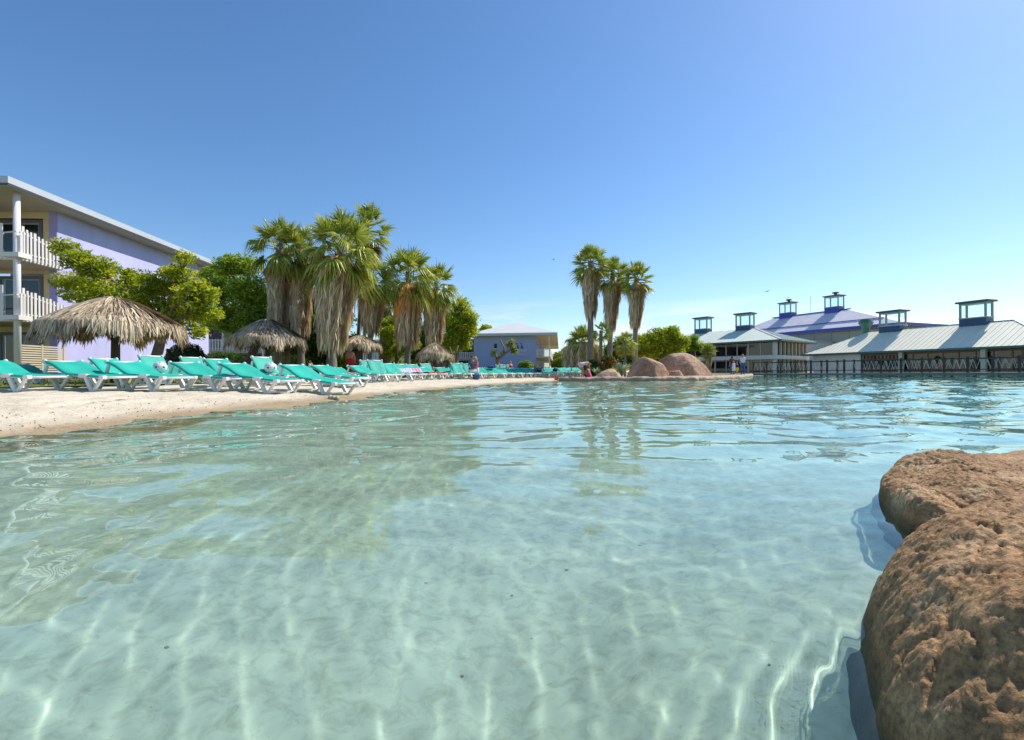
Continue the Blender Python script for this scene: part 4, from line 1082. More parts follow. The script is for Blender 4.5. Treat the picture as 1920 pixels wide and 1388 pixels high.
def blob_points(rs, blobs, n):
    """points through a set of ellipsoids (x, y, z, rx, rz), denser towards their skins"""
    w_ = np.array([b[3] ** 2 for b in blobs]); w_ /= w_.sum()
    ix = rs.choice(len(blobs), n, p=w_)
    B = np.array(blobs)[ix]
    d = rs.normal(size=(n, 3)); d /= np.linalg.norm(d, axis=1)[:, None]
    r_ = rs.uniform(.12, 1, n) ** .45
    return B[:, :3] + d * r_[:, None] * np.stack([B[:, 3], B[:, 3], B[:, 4]], 1), ix
def tree(name, label, base, fork_h, blobs, n_clump, n_per, leaf, lm, bark='bark', trunk_r=.16, seed=1, clump_r=.35, group=None, lean=(0, 0), cat='tree', zmin=.8):
    rs = np.random.RandomState(seed)
    t = thing(name, label, cat, base, 0, group)
    bx = Vector(base)
    b = MB()
    fork = Vector((lean[0], lean[1], fork_h))
    b.tube([(0, 0, -.2), fork * .5 + Vector((rs.normal() * .05, rs.normal() * .05, 0)), fork], [trunk_r * 1.2, trunk_r, trunk_r * .85], 9)
    pts, ix = blob_points(rs, blobs, n_clump)
    pts = pts - np.array(bx)
    pts[:, 2] = np.maximum(pts[:, 2], zmin)
    for i, bl in enumerate(blobs):
        hub = Vector(bl[:3]) - bx
        mid = fork.lerp(hub, .5) + Vector((rs.normal() * .15, rs.normal() * .15, .12 * (hub - fork).length * .5))
        b.tube([fork - Vector((0, 0, .1)), mid, hub], [trunk_r * .5, trunk_r * .28, trunk_r * .1], 6, cap=False)
        sel = np.where(ix == i)[0]
        for k in sel[:7]:
            p = Vector(pts[k]); q = mid.lerp(hub, rs.uniform(.2, 1))
            b.tube([q, q.lerp(p, .55) + Vector((0, 0, .05)), p], [trunk_r * .13, trunk_r * .08, .008], 4, cap=False)
    b.build('trunk', bark, t, True)
    V, Fq, ti = leaves(rs, pts, clump_r, n_per, leaf)
    o = link('crown', npmesh('crown', V, Fq, lm, False, ti), t); o['kind'] = 'stuff'
    return t
def px_blobs(spec, Z, seed, zj=.9, shrink=.84):
    rs = np.random.RandomState(seed); out = []
    for x, y, r in spec:
        z_ = Z + rs.uniform(-zj, zj)
        p = at(x, y + r * .06, z_); q = r * z_ / F * shrink
        out.append((p.x, p.y, p.z, q, q * .82))
    return out

# ---- palms: fans on stalks, a skirt of dead leaves, a trunk
def frond_mesh(name, el, seed, stalk, fan, m, droop=.5, nseg=27, spread=128, petiole_drop=.12):
    rs = np.random.RandomState(seed)
    b = MB(); b.c = []
    d = Vector((math.cos(el), 0, math.sin(el))); p = Vector((0, 0, 0)); pts = [p.copy()]
    for i in range(6):
        p = p + d * (stalk / 6); pts.append(p.copy()); d = (d + Vector((0, 0, -petiole_drop / 3))).normalized()
    n0 = len(b.v); b.tube(pts, np.linspace(.028, .014, 7).tolist(), 4, cap=False); b.c += [.75] * (len(b.v) - n0)
    s = Vector((0, 1, 0)); nr = d.cross(s)
    if nr.z < 0: nr = -nr
    half = nseg // 2
    for k in range(-half, half + 1):
        al = R(spread) * k / half
        e = (d * math.cos(al) + s * math.sin(al) + nr * (.18 + .10 * (k % 2))).normalized()
        Ls = fan * (.80 + .20 * math.cos(al)) * rs.uniform(.9, 1.06)
        wv = (e.cross(nr)).normalized()
        wv = (wv + nr * (.8 if k % 2 else -.8)).normalized()
        prev = None; tint = min(1, max(0, rs.normal(.42, .22)))
        dr = droop * rs.uniform(.7, 1.4)
        for j, (t, wd) in enumerate(((.02, .006), (.40, .044), (.68, .030), (1.1, .002))):
            q = p + e * (Ls * t) + Vector((0, 0, -1)) * (dr * Ls * t ** 2.6) - e * (dr * Ls * .22 * t ** 3)
            a_, c_ = q + wv * wd * fan, q - wv * wd * fan
            i0 = len(b.v); b.v += [tuple(a_), tuple(c_)]; b.c += [min(1, tint + .25 * t), min(1, tint + .25 * t)]
            if prev is not None: b.f.append((prev, prev + 1, i0 + 1, i0))
            prev = i0
    return b.mesh(name, m)
FROND = {}
for i, el in enumerate((82, 66, 50, 34, 18, 0, -20, -42)):
    for v in range(2):
        FROND[('g', i, v)] = frond_mesh('frond', R(el), 100 + i * 7 + v, 1.05, 1.0, 'palm_leaf', .40 if el > 20 else .55, 35)
for i, el in enumerate((-35, -55, -68)):
    FROND[('y', i, 0)] = frond_mesh('frond', R(el), 300 + i, 1.0, .95, 'palm_leaf_yellow', .3, 31)
    FROND[('d', i, 0)] = frond_mesh('frond', R(el - 5), 330 + i, .95, .9, 'palm_leaf_dead', .25, nseg=21, spread=70)
for i, el in enumerate((78, 55, 32, 10, -15)):
    FROND[('s', i, 0)] = frond_mesh('frond', R(el), 400 + i, .55, 1.0, 'palm_leaf', .12, nseg=23, petiole_drop=.05)
for i, el in enumerate((80, 64, 50, 36, 22, 6, -10, -28)):
    for v in range(2):
        FROND[('k', i, v)] = frond_mesh('frond', R(el), 500 + i * 7 + v, .95, .95, 'palm_leaf', .16 if el > 0 else .3, 27, 115)
def palm(name, label, base, top, crown, skirt=None, nf=34, seed=1, trunk_r=.17, lean=(0, 0), group=None, dead=5, yellow=5, style='g', strips=1500, orange=.3, spear=True):
    """base: world point; top: height of the crown's heart above base; crown: reach in metres; skirt = (top, bottom, r_top, r_bottom)"""
    rs = np.random.RandomState(seed)
    t = thing(name, label, 'palm tree', base, rs.uniform(0, .3), group)
    heart = Vector((lean[0], lean[1], top))
    b = MB(); n = 14
    b.tube([Vector((lean[0] * (i / n) ** 1.3, lean[1] * (i / n) ** 1.3, -.3 + (top + .3) * i / n)) for i in range(n + 1)], [trunk_r * (1.25 - .35 * min(1, i / 3) + .04 * (-1) ** i) for i in range(n + 1)], 12)
    b.build('trunk', 'palm_trunk', t, True)
    sc = crown / 2.0
    def put(key, azm, s, h):
        o = link('frond', FROND[key], t); o.location = heart + Vector((0, 0, h)); o.rotation_euler = (rs.normal() * .42, rs.normal() * .1, azm); o.scale = (s, s, s)
    ga = 2.39996
    for k in range(nf):
        q = k / max(nf - 1, 1)
        if style == 's': key = ('s', min(4, int(q * 5)), 0)
        else: ei = min(7, int(q ** .85 * 8)); key = ('k' if ei < 4 else style, ei, rs.randint(2))
        put(key, k * ga + rs.normal() * .15, sc * rs.uniform(.88, 1.1), (-.8 if style == 'k' else -.55) * q * sc)
    for k in range(yellow): put(('y', rs.randint(3), 0), k * ga * 1.7 + rs.normal() * .3, sc * rs.uniform(.8, 1.0), -.6 * sc)
    for k in range(dead): put(('d', rs.randint(3), 0), k * ga * 1.3 + 1, sc * rs.uniform(.75, 1.0), -.75 * sc)
    if spear:
        part('spear_leaf', 'bark_pale', t, lambda bb: bb.tube([heart, heart + Vector((.03, 0, 1.9 * sc))], [.035, .006], 5))
    if skirt:
        zt, zb, r0, r1 = skirt
        def pos(h): return lean[0] * max(h / top, 0) ** 1.3, lean[1] * max(h / top, 0) ** 1.3
        b = MB(); n = 16
        hs = [zt + (zb + .5 - zt) * i / n for i in range(n + 1)]
        b.tube([Vector((*pos(h), h)) for h in hs], [max(.12, (r0 + (r1 - r0) * (i / n)) * (.12, .45, .68)[i] if i < 3 else (r0 + (r1 - r0) * (i / n)) * .78 * (1 + .1 * math.sin(i * 2.1))) for i in range(n + 1)], 14)
        b.c = [.12] * len(b.v)
        V = []; Fq = []; ti = []
        N_ = strips
        q = rs.uniform(0, 1, N_) ** .85
        azm = rs.uniform(0, 2 * math.pi, N_)
        nb = 13; bundle = np.round(azm / (2 * math.pi) * nb) / nb * 2 * math.pi      # leaves gather in bundles
        azm = azm + .45 * (bundle - azm)
        Lh = rs.uniform(.4, 1.15, N_) * (.7 + .35 * r0)
        h0 = zt - q * (zt - zb - .35)
        rad = (r0 + (r1 - r0) * q) * rs.uniform(.72, 1.06, N_) * (1 + .14 * np.cos(nb * azm + 3 * q)) * np.clip(.55 + q * 4, 0, 1)
        ragged = zb - .45 + .45 * np.sin(azm * 3 + seed) + rs.uniform(-.3, .3, N_)
        hend = np.maximum(h0 - Lh, ragged)
        tilt = rs.normal(0, .17, N_); flare = rs.uniform(.9, 1.16, N_)
        wd = rs.uniform(.014, .045, N_)
        for j, (f_, rf, wf) in enumerate(((0, .80, .5), (.35, 1.0, 1.0), (.75, 1.0, .8), (1, .96, .12))):
            h = h0 + (hend - h0) * f_
            a2 = azm + f_ * tilt
            lx = lean[0] * np.clip(h / top, 0, 2) ** 1.3; ly = lean[1] * np.clip(h / top, 0, 2) ** 1.3
            fl = 1 + (flare - 1) * f_
            x = lx + rad * rf * fl * np.cos(a2); y = ly + rad * rf * fl * np.sin(a2)
            tx = -np.sin(a2 + .8) * wd * wf; ty = np.cos(a2 + .8) * wd * wf
            V.append(np.stack([x + tx, y + ty, h], 1)); V.append(np.stack([x - tx, y - ty, h], 1))
        V = np.stack(V, 1).reshape(-1, 3)           # 8 per strip
        base_i = np.arange(N_)[:, None] * 8
        Fq = np.concatenate([base_i + np.array([0, 1, 3, 2]), base_i + np.array([2, 3, 5, 4]), base_i + np.array([4, 5, 7, 6])])
        tt = np.clip(rs.uniform(.05, .62, N_), 0, 1)
        isor = rs.uniform(0, 1, N_) < np.clip((orange - q) / max(orange, .01) * 1.5, 0, 1)
        tt = np.where(isor, rs.uniform(.7, 1, N_), tt)
        ti = np.repeat(tt, 8)
        co = np.array(b.v); cf = [f_ for f_ in b.f if len(f_) == 4]
        V2 = np.concatenate([V, co]); F2 = np.concatenate([Fq, np.array(cf) + len(V)]); T2 = np.concatenate([ti, np.full(len(co), .1)])
        o = link('skirt', npmesh('skirt', V2, F2, 'palm_skirt', False, T2), t); o['kind'] = 'stuff'
    return t
def ppalm(name, label, px, Z, pxtop, crown_px, skirt_px=None, **k):
    """palm placed by where it stands in the picture: pxtop = heart of the crown (x, y)"""
    x, y = X_at(px, Z), Z
    b = Vector((x, y, gz(x, y)))
    h = at(pxtop[0], pxtop[1], Z)
    sk = None
    if skirt_px:
        yt, yb, w0, w1 = skirt_px
        sk = (at(px, yt, Z).z - b.z, at(px, yb, Z).z - b.z, w0 / 2 * Z / F, w1 / 2 * Z / F)
    return palm(name, label, b, h.z - b.z, crown_px * Z / F, sk, lean=(h.x - x, 0), **k)
GP = 'tall skirted fan palms along the beach'
ppalm('fan_palm', 'largest fan palm, broad green crown over a long grey skirt of dead leaves', 620, 25.5, (638, 460), 80, (480, 648, 72, 48), nf=44, seed=21, trunk_r=.27, strips=3000, dead=3, yellow=8, orange=.2, group=GP)
ppalm('fan_palm', 'leftmost skirted fan palm, behind the second thatched parasol', 521, 26.0, (524, 458), 63, (480, 620, 38, 30), nf=32, seed=22, trunk_r=.2, strips=1800, dead=4, yellow=5, orange=.2, group=GP)
ppalm('fan_palm', 'fan palm standing close to the right of the leftmost fan palm', 565, 26.6, (562, 468), 57, (494, 620, 38, 32), nf=30, seed=23, trunk_r=.2, strips=1800, dead=4, yellow=5, orange=.25, group=GP)
ppalm('fan_palm', 'tallest thin trunked fan palm rising behind the largest palm', 668, 34.0, (688, 424), 56, None, nf=28, style='k', seed=24, trunk_r=.16, dead=12, yellow=4, group=GP)
ppalm('fan_palm', 'fan palm with brown skirt right behind the largest palm', 692, 31.0, (700, 520), 52, (536, 622, 44, 28), nf=32, seed=25, trunk_r=.18, strips=1700, dead=6, yellow=5, orange=.45, group=GP)
ppalm('fan_palm', 'fan palm with a bright orange top to its skirt, between the small parasols', 764, 32.0, (766, 510), 61, (530, 646, 50, 38), nf=36, seed=26, trunk_r=.2, strips=2200, dead=5, yellow=5, orange=.6, group=GP)
ppalm('fan_palm', 'rightmost beach fan palm above the smallest thatched parasol', 812, 34.0, (818, 530), 50, (546, 642, 37, 30), nf=32, seed=27, trunk_r=.2, strips=1800, dead=5, yellow=5, orange=.35, group=GP)
ppalm('fan_palm', 'short stout fan palm with thick grey trunk and a small crown', 722, 36.0, (724, 578), 30, None, nf=22, seed=28, trunk_r=.5, dead=3, yellow=4, spear=False, group=GP)
GM = 'three tall palms behind the boulders'
ppalm('fan_palm', 'tallest and leftmost of the three palms rising behind the boulders', 1107, 36.5, (1108, 490), 43, (502, 592, 32, 20), nf=40, seed=31, trunk_r=.24, strips=1300, dead=5, yellow=3, orange=.05, spear=False, style='k', group=GM)
ppalm('fan_palm', 'middle one of the three palms rising behind the boulders', 1142, 37.0, (1150, 512), 40, (524, 614, 31, 19), nf=36, seed=32, trunk_r=.22, strips=1300, dead=4, yellow=3, orange=.05, spear=False, style='k', group=GM)
ppalm('fan_palm', 'rightmost of the three palms, rising straight above the flat topped boulder', 1190, 36.0, (1194, 520), 38, (530, 610, 30, 18), nf=36, seed=33, trunk_r=.2, strips=1300, dead=6, yellow=3, orange=.08, spear=False, style='k', group=GM)
# lower palms round the boulders
ppalm('fan_palm', 'broad shaggy fan palm with a wide brown skirt right of the villa', 1092, 43.0, (1092, 640), 40, (640, 700, 66, 60), nf=46, seed=41, trunk_r=.3, strips=2200, dead=2, yellow=6, orange=.0, spear=False)
ppalm('fan_palm', 'slim small palm between the two taller trunks', 1126, 33.5, (1127, 620), 22, None, nf=18, seed=42, trunk_r=.13, dead=0, yellow=3, spear=False)
ppalm('fan_palm', 'yellow green small palm left of the flat topped boulder', 1172, 32.5, (1172, 640), 26, None, nf=22, seed=43, trunk_r=.09, dead=0, yellow=14, spear=False)
ppalm('fan_palm', 'squat dark trunked fan palm in front of the glass pavilion', 1328, 44.0, (1328, 657), 24, (660, 704, 10, 9), nf=26, seed=44, trunk_r=.2, style='s', strips=400, dead=0, yellow=2, orange=0, spear=False)
ppalm('fan_palm', 'small fan palm by the villa balcony corner', 1052, 66.0, (1052, 668), 16, None, nf=18, seed=45, trunk_r=.2, style='s', dead=0, yellow=0, spear=False)

# ---- broad trees
def ptree(label, px, Z, fork, spec, n, per, leaf, lm, seed, **k):
    x, y = X_at(px, Z), Z
    b = Vector((x, y, gz(x, y)))
    return tree('leafy_tree', label, b, fork, px_blobs(spec, Z, seed), n, per, leaf, lm, seed=seed, **k)
ptree('spreading bright green tree in front of the lavender wall', 282, 19.6, 1.9, [(118, 460, 20), (152, 490, 28), (185, 502, 32), (140, 536, 36), (190, 548, 40), (235, 525, 33), (245, 562, 36), (282, 530, 28), (300, 556, 42), (332, 518, 34), (346, 482, 15), (368, 550, 36), (345, 582, 38), (380, 545, 26), (386, 582, 28), (368, 618, 20)], 560, 40, .17, 'leaf_bright', 51, lean=(.5, 0), trunk_r=.2, clump_r=.30)
ptree('dense dark green tree left of the leftmost palm', 455, 27.5, 1.7, [(402, 515, 26), (430, 496, 26), (462, 498, 28), (420, 540, 40), (470, 545, 45), (430, 590, 40), (480, 600, 40), (506, 560, 30), (398, 598, 24), (455, 622, 30), (500, 625, 24)], 700, 46, .20, 'leaf_mid', 52, lean=(.7, 0), trunk_r=.26, clump_r=.45)
ptree('dark shrubby tree filling the gap behind the largest palm', 592, 32.0, 1.5, [(590, 565, 34), (602, 612, 40), (585, 650, 35), (650, 645, 30), (612, 672, 25), (556, 605, 30), (560, 655, 25), (640, 600, 25), (525, 650, 22)], 560, 46, .22, 'leaf_dark', 53, trunk_r=.2, clump_r=.5)
ptree('round bright green tree left of the villa', 858, 46.0, 2.2, [(862, 572, 20), (874, 596, 24), (856, 612, 28), (880, 622, 18), (838, 640, 22), (845, 596, 24), (866, 640, 18)], 420, 42, .26, 'leaf_bright', 54, bark='bark_pale', trunk_r=.18, clump_r=.55)
ptree('small leafy tree in front of the stout grey palm', 745, 35.0, 1.2, [(728, 625, 18), (742, 640, 18), (720, 608, 12), (752, 655, 18), (736, 604, 9), (770, 645, 14), (730, 660, 14)], 240, 40, .2, 'leaf_bright', 55, trunk_r=.14, clump_r=.4)
ptree('dark leafy tree behind the rightmost beach palm', 800, 50.0, 1.6, [(790, 640, 26), (815, 650, 26), (780, 665, 22), (835, 662, 20), (800, 620, 20)], 240, 40, .3, 'leaf_dark', 56, trunk_r=.2, clump_r=.6)
ptree('feathery green tree behind the flat topped boulder', 1232, 42.0, 1.4, [(1208, 640, 20), (1232, 632, 22), (1258, 626, 18), (1276, 640, 16), (1250, 652, 22), (1220, 658, 22), (1196, 654, 18), (1268, 660, 18)], 460, 40, .26, 'leaf_bright', 57, trunk_r=.2, clump_r=.5)
ptree('thin leafy tree standing before the left end of the glass pavilion', 1296, 45.0, 1.6, [(1298, 640, 10), (1308, 648, 11), (1290, 650, 9), (1303, 632, 6), (1304, 676, 6), (1311, 682, 4)], 110, 34, .2, 'leaf_mid', 58, trunk_r=.1, clump_r=.35)
ptree('dark thicket tree behind the three palms', 1150, 46.0, 1.2, [(1150, 662, 24), (1180, 672, 24), (1130, 672, 20), (1200, 680, 20), (1165, 645, 16), (1120, 690, 20)], 300, 40, .3, 'leaf_dark', 59, trunk_r=.2, clump_r=.6)
ptree('distant green tree peeking over the villa roof', 912, 118.0, 4.0, [(912, 616, 9), (906, 622, 8)], 60, 30, .6, 'leaf_bright', 60, trunk_r=.3, clump_r=1.0)
ptree('distant pale green tree between villa and shaggy palm', 1056, 96.0, 2.0, [(1050, 668, 12), (1064, 662, 12), (1046, 680, 12), (1060, 682, 14)], 140, 40, .5, 'leaf_mid', 61, trunk_r=.3, clump_r=1.0)

# ---- pruned trees: bare limbs with tufts
def pruned(label, Z, limbs, tufts, r0, lm, seed, tuft_r=.35):
    rs = np.random.RandomState(seed)
    x, y = X_at(limbs[0][0][0], Z), Z; b0 = Vector((x, y, gz(x, y)))
    t = thing('pruned_tree', label, 'tree', b0)
    b = MB()
    for i, l in enumerate(limbs):
        pts = [at(px, py, Z + (.25 if i % 2 else -.15) * (k > 0)) - b0 for k, (px, py, _) in enumerate(l)]
        if i == 0: pts[0] = Vector((0, 0, -.2))
        b.tube(pts, [w_ / 2 * Z / F for _, _, w_ in l], 8)
    b.build('trunk', 'bark_pale', t, True)
    if tufts:
        V, Fq, ti = leaves(rs, np.array([at(px, py, Z) - b0 for px, py in tufts]), tuft_r, 70, tuft_r * .7, .9, .5)
        o = link('tuft', npmesh('tuft', V, Fq, lm, False, ti), t); o['kind'] = 'stuff'
pruned('hard pruned tree with bare forking limbs and yellow green tufts before the villa', 50.0,
       [[(934, 695, 8), (933, 682, 7), (932, 672, 6)], [(932, 673, 5), (930, 668, 4), (928, 660, 3)], [(933, 673, 6), (942, 667, 5), (951, 660, 4), (957, 656, 4), (958, 648, 3), (960, 642, 3)], [(946, 664, 3), (945, 652, 3), (938, 637, 2.5)]],
       [(926, 661), (925, 665), (943, 662), (953, 644), (955, 648), (960, 641), (963, 650), (964, 658), (967, 660), (962, 654)], 1, 'leaf_yellow', 71)
pruned('bare pruned tree beside the smallest parasol', 42.0, [[(849, 694, 5), (850, 680, 5), (849, 666, 4)], [(850, 667, 3), (856, 660, 2.5), (859, 648, 2)], [(850, 668, 3), (846, 660, 2.5), (843, 650, 2)]], [], 1, 'leaf_mid', 72)

# ---- clipped bushes, hedges and border plants
def bush(label, px, py_top, py_bot, w_px, Z, lm, seed, leaf=.09, n=2600, name='round_bush', cat='bush', core=True):
    rs = np.random.RandomState(seed)
    c = at(px, (py_top + py_bot) / 2, Z); rx = w_px / 2 * Z / F
    x, y = c.x, c.y; zg = gz(x, y); zt = at(px, py_top, Z).z; rz = (zt - zg) * .56; zc = zt - rz
    d = rs.normal(size=(n, 3)); d /= np.linalg.norm(d, axis=1)[:, None]
    lump = 1 + .04 * np.sin(d[:, 0] * 7 + seed) + .04 * np.sin(d[:, 2] * 9)
    pts = d * np.array([rx, rx, rz]) * (lump * rs.uniform(.88, 1.03, n))[:, None]
    V, Fq, ti = leaves(rs, pts, leaf * .6, 3, leaf, 1, .5)
    t = thing(name, label, cat, (x, y, zc))
    o = link('foliage', npmesh('foliage', V, Fq, lm, False, ti), t); o['kind'] = 'stuff'
    if core:
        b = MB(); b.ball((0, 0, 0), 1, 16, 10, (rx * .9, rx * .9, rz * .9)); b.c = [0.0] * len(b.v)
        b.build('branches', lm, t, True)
    return t
bush('dark clipped dome bush against the lavender wall', 350, 646, 692, 70, 25.0, 'leaf_hedge', 81, .10, 3000)
bush('clipped round bush before the right end of the villa', 986, 677, 700, 31, 55.0, 'leaf_mid', 82, .16, 1600)
bush('sunlit yellow green hedge right of the villa', 1052, 671, 700, 36, 60.0, 'leaf_yellow', 83, .2, 1500, 'hedge', 'hedge')
bush('low scrubby bush behind the lounger with the first football', 420, 662, 700, 90, 30.0, 'leaf_mid', 84, .13, 2000, 'low_shrub', 'shrub')
bush('low green shrub between parasol pole and leftmost palm', 545, 668, 700, 70, 29.0, 'leaf_mid', 85, .13, 1600, 'low_shrub', 'shrub')
bush('bright green shrub left of the man in red shorts', 640, 668, 700, 46, 31.0, 'leaf_bright', 86, .15, 1400, 'low_shrub', 'shrub')
bush('leafy shrub below the stout grey palm', 742, 672, 700, 36, 37.0, 'leaf_mid', 87, .15, 1000, 'low_shrub', 'shrub')
bush('glossy shrub right of the slim small palm', 1140, 668, 700, 34, 33.5, 'leaf_dark', 88, .16, 900, 'low_shrub', 'shrub')
bush('dark shrub behind the humped boulder', 1110, 676, 704, 34, 34.5, 'leaf_dark', 89, .16, 900, 'low_shrub', 'shrub')
def strappy(label, px, py, Z, h, n, lm, seed, flower=False):
    rs = np.random.RandomState(seed); x, y = X_at(px, Z), Z
    t = thing('lily_plant', label, 'plant', (x, y, gz(x, y)))
    V = []; Fq = []; ti = []
    for k in range(n):
        a = rs.uniform(0, 6.28); L_ = h * rs.uniform(.7, 1.1); sp = rs.uniform(.3, .8); w_ = .035
        for j, f_ in enumerate((0, .4, .75, 1)):
            r_ = sp * L_ * f_ ** 1.3; z = L_ * (f_ - .45 * f_ ** 3 * sp); ww = w_ * (.7, 1, .8, .1)[j]
            V += [(r_ * math.cos(a) - ww * math.sin(a), r_ * math.sin(a) + ww * math.cos(a), z), (r_ * math.cos(a) + ww * math.sin(a), r_ * math.sin(a) - ww * math.cos(a), z)]
            ti += [rs.uniform(0, .3) + .7 * f_] * 2
            if j: i0 = len(V); Fq.append((i0 - 4, i0 - 3, i0 - 1, i0 - 2))
    o = link('foliage', npmesh('foliage', np.array(V), np.array(Fq), lm, False, ti), t); o['kind'] = 'stuff'
    if flower:
        cs = np.stack([rs.normal(0, .25, 9), rs.normal(0, .2, 9), rs.uniform(h * .9, h * 1.3, 9)], 1)
        V, Fq, ti = leaves(rs, cs, .12, 12, .12); o = link('flower', npmesh('flower', V, Fq, 'flower_red', False, ti), t); o['kind'] = 'stuff'
strappy('pale strappy lily left of the middle tall palm', 1120, 690, 32.4, .75, 70, 'leaf_pale', 91)
strappy('pale strappy lily beside the flat topped boulder', 1166, 690, 31.8, 1.2, 90, 'leaf_pale', 92)
strappy('green plant with red flowers left of the flat topped boulder', 1154, 680, 33.0, .95, 60, 'leaf_mid', 93, True)
strappy('green plant with red flowers at the middle palm trunk', 1144, 680, 32.0, .8, 50, 'leaf_mid', 94, True)
# lawn behind the sand and open ground to the horizon
simple('grass', (.075, .10, .02), .9, .0, 3.0, .5, 60, coord='World', col2=(.19, .20, .045))
simple('earth', (.20, .17, .10), .95, .2, .2, .3, 3, coord='World')
xl = np.concatenate([np.linspace(-70, -20, 26), np.linspace(-19, 8, 80)]); yl = np.linspace(6, 110, 150)
def lawn_keep(c):
    d = -dist_poly(c[:, 0], c[:, 1], POOL)
    lim = 7.2 + np.clip((c[:, 1] - 14) * .05, 0, 2) + .3 * np.sin(c[:, 1] * .8)
    return (d > lim) & (c[:, 0] < 7)
terrain('lawn', xl, yl, 'grass', keep=lawn_keep, dz=.03)
V = np.array([(-3000, -3000, .04), (3000, -3000, .04), (3000, 4000, .04), (-3000, 4000, .04)], float)
# open ground: a ring sheet round the pool, reaching the horizon
xg = np.concatenate([[-4000, -800, -200], np.linspace(-80, 110, 96), [220, 800, 4000]]); yg = np.concatenate([[-4000, -800, -150], np.linspace(-40, 140, 91), [220, 800, 5000]])
terrain('ground', xg, yg, 'earth', keep=lambda c: dist_poly(c[:, 0], c[:, 1], POOL) < -2.2, dz=-.02)
rs = np.random.RandomState(5)
n = 5200
gxs = rs.uniform(-20, 4, n * 3); gys = rs.uniform(9, 46, n * 3)
ok = lawn_keep(np.stack([gxs, gys, gxs * 0], 1)); gxs = gxs[ok][:n]; gys = gys[ok][:n]; n = len(gxs)
zs = ground_z(gxs, gys) + .03
a = rs.uniform(0, 6.28, n); hh = rs.uniform(.05, .13, n); wv = .012 + .0006 * gys
V = np.stack([np.stack([gxs - wv * np.cos(a), gys - wv * np.sin(a), zs], 1), np.stack([gxs + wv * np.cos(a), gys + wv * np.sin(a), zs], 1), np.stack([gxs + rs.normal(0, .03, n), gys + rs.normal(0, .03, n), zs + hh], 1)], 1).reshape(-1, 3)
o = link('grass', npmesh('grass', V, np.arange(3 * n).reshape(-1, 3), 'leaf_yellow', False, np.repeat(rs.uniform(0, .7, n), 3))); tag(o, kind='stuff')
# ---------------------------------------------------------------- thatched parasols
def palapa(label, px, py_top, py_eave, w_px, Z, strips, seed, pole_px=None):
    rs = np.random.RandomState(seed)
    x, y = X_at(px, Z), Z; zg = gz(x, y)
    Rr = w_px / 2 * Z / F * .86
    zt = at(px, py_top, Z).z - zg; ze = at(px, py_eave, Z).z - zg + .40
    H = zt - ze
    t = thing('thatched_parasol', label, 'parasol', (x, y, zg), 0, 'thatched parasols along the beach')
    part('pole', 'pole_dark', t, lambda b: b.tube([(0, 0, -.2), (.02, 0, zt * .5), (0, 0, zt - .1)], [.13, .115, .10], 10), smooth=True)
    def prof(s): return Rr * s, zt - H * (s ** 1.35)
    for k in range(8):
        a = k * math.pi / 4 + .2
        pbar('rafter', 'pole_dark', t, (0, 0, zt - .25), (Rr * .9 * math.cos(a), Rr * .9 * math.sin(a), ze - .02), .06, .06)
    th = MB()
    n = 10; ring = 28
    vs = []; fs = []
    for i in range(n + 1):
        r_, z = prof(max(.02, i / n))
        for k in range(ring): a = 2 * math.pi * k / ring; vs.append((r_ * .97 * math.cos(a), r_ * .97 * math.sin(a), z - .06))
    co = np.array(vs); cf = grid_faces(n + 1, ring, True)
    N_ = strips
    s = rs.uniform(.0, 1, N_) ** .62
    s = np.where(rs.uniform(0, 1, N_) < .38, rs.uniform(.86, 1.0, N_), s)
    a = rs.uniform(0, 2 * math.pi, N_)
    tuft = np.round(a * 11 + 4 * s) / 11
    a = a + .35 * (tuft - a)
    L_ = rs.uniform(.28, .62, N_) * (Rr / 2.2) ** .5
    L_ = L_ * np.where(s > .8, 1 + .30 * np.sin(7 * a + seed) + .22 * np.sin(17 * a + 2 * seed), 1.0)
    wd = rs.uniform(.007, .022, N_) * (.6 + .4 * s) * (1 + Z / 45)
    lift = rs.uniform(.0, .09, N_)
    skew = rs.normal(0, .10, N_)
    V = []
    for f_, wf, g_ in ((0, .8, .0), (.35, 1, .03), (.7, .8, .10), (1, .15, .22)):
        q = s + f_ * L_ / Rr
        over = np.clip(q - 1, 0, None) * Rr              # past the eave the strips hang
        qi = np.minimum(q, 1.0)
        rad = Rr * qi + lift * .6 + over * .28
        z = zt - H * (np.maximum(qi, 0) ** 1.35) + lift - over * .93 - g_ * lift
        aa = a + skew * f_ * .5 * np.clip(.4 / (q + .1), 0, 1) + skew * f_ * .18
        tx, ty = -np.sin(aa) * wd * wf, np.cos(aa) * wd * wf
        V.append(np.stack([rad * np.cos(aa) + tx, rad * np.sin(aa) + ty, z], 1)); V.append(np.stack([rad * np.cos(aa) - tx, rad * np.sin(aa) - ty, z + wd * .7], 1))
    V = np.stack(V, 1).reshape(-1, 3); bi = np.arange(N_)[:, None] * 8
    Fq = np.concatenate([bi + np.array([0, 2, 3, 1]), bi + np.array([2, 4, 5, 3]), bi + np.array([4, 6, 7, 5])])
    tt = np.clip(rs.normal(.5, .26, N_) + .18 * (s - .5) + .12 * np.sin(5 * a + 6 * s), 0, 1)
    V2 = np.concatenate([V, co]); F2 = np.concatenate([Fq, cf + len(V)])
    o = link('thatch', npmesh('thatch', V2, F2, 'thatch', False, np.concatenate([np.repeat(tt, 8), np.full(len(co), .12)])), t); o['kind'] = 'stuff'
    return t
palapa('largest thatched palm leaf parasol, in front of the lavender wall', 216, 561, 640, 250, 15.2, 9000, 101)
palapa('second thatched parasol, greyer, in front of the leftmost palm', 502, 601, 655, 150, 23.5, 6500, 102)
palapa('thatched parasol above the man in red shorts', 676, 631, 662, 86, 28.5, 3600, 103)
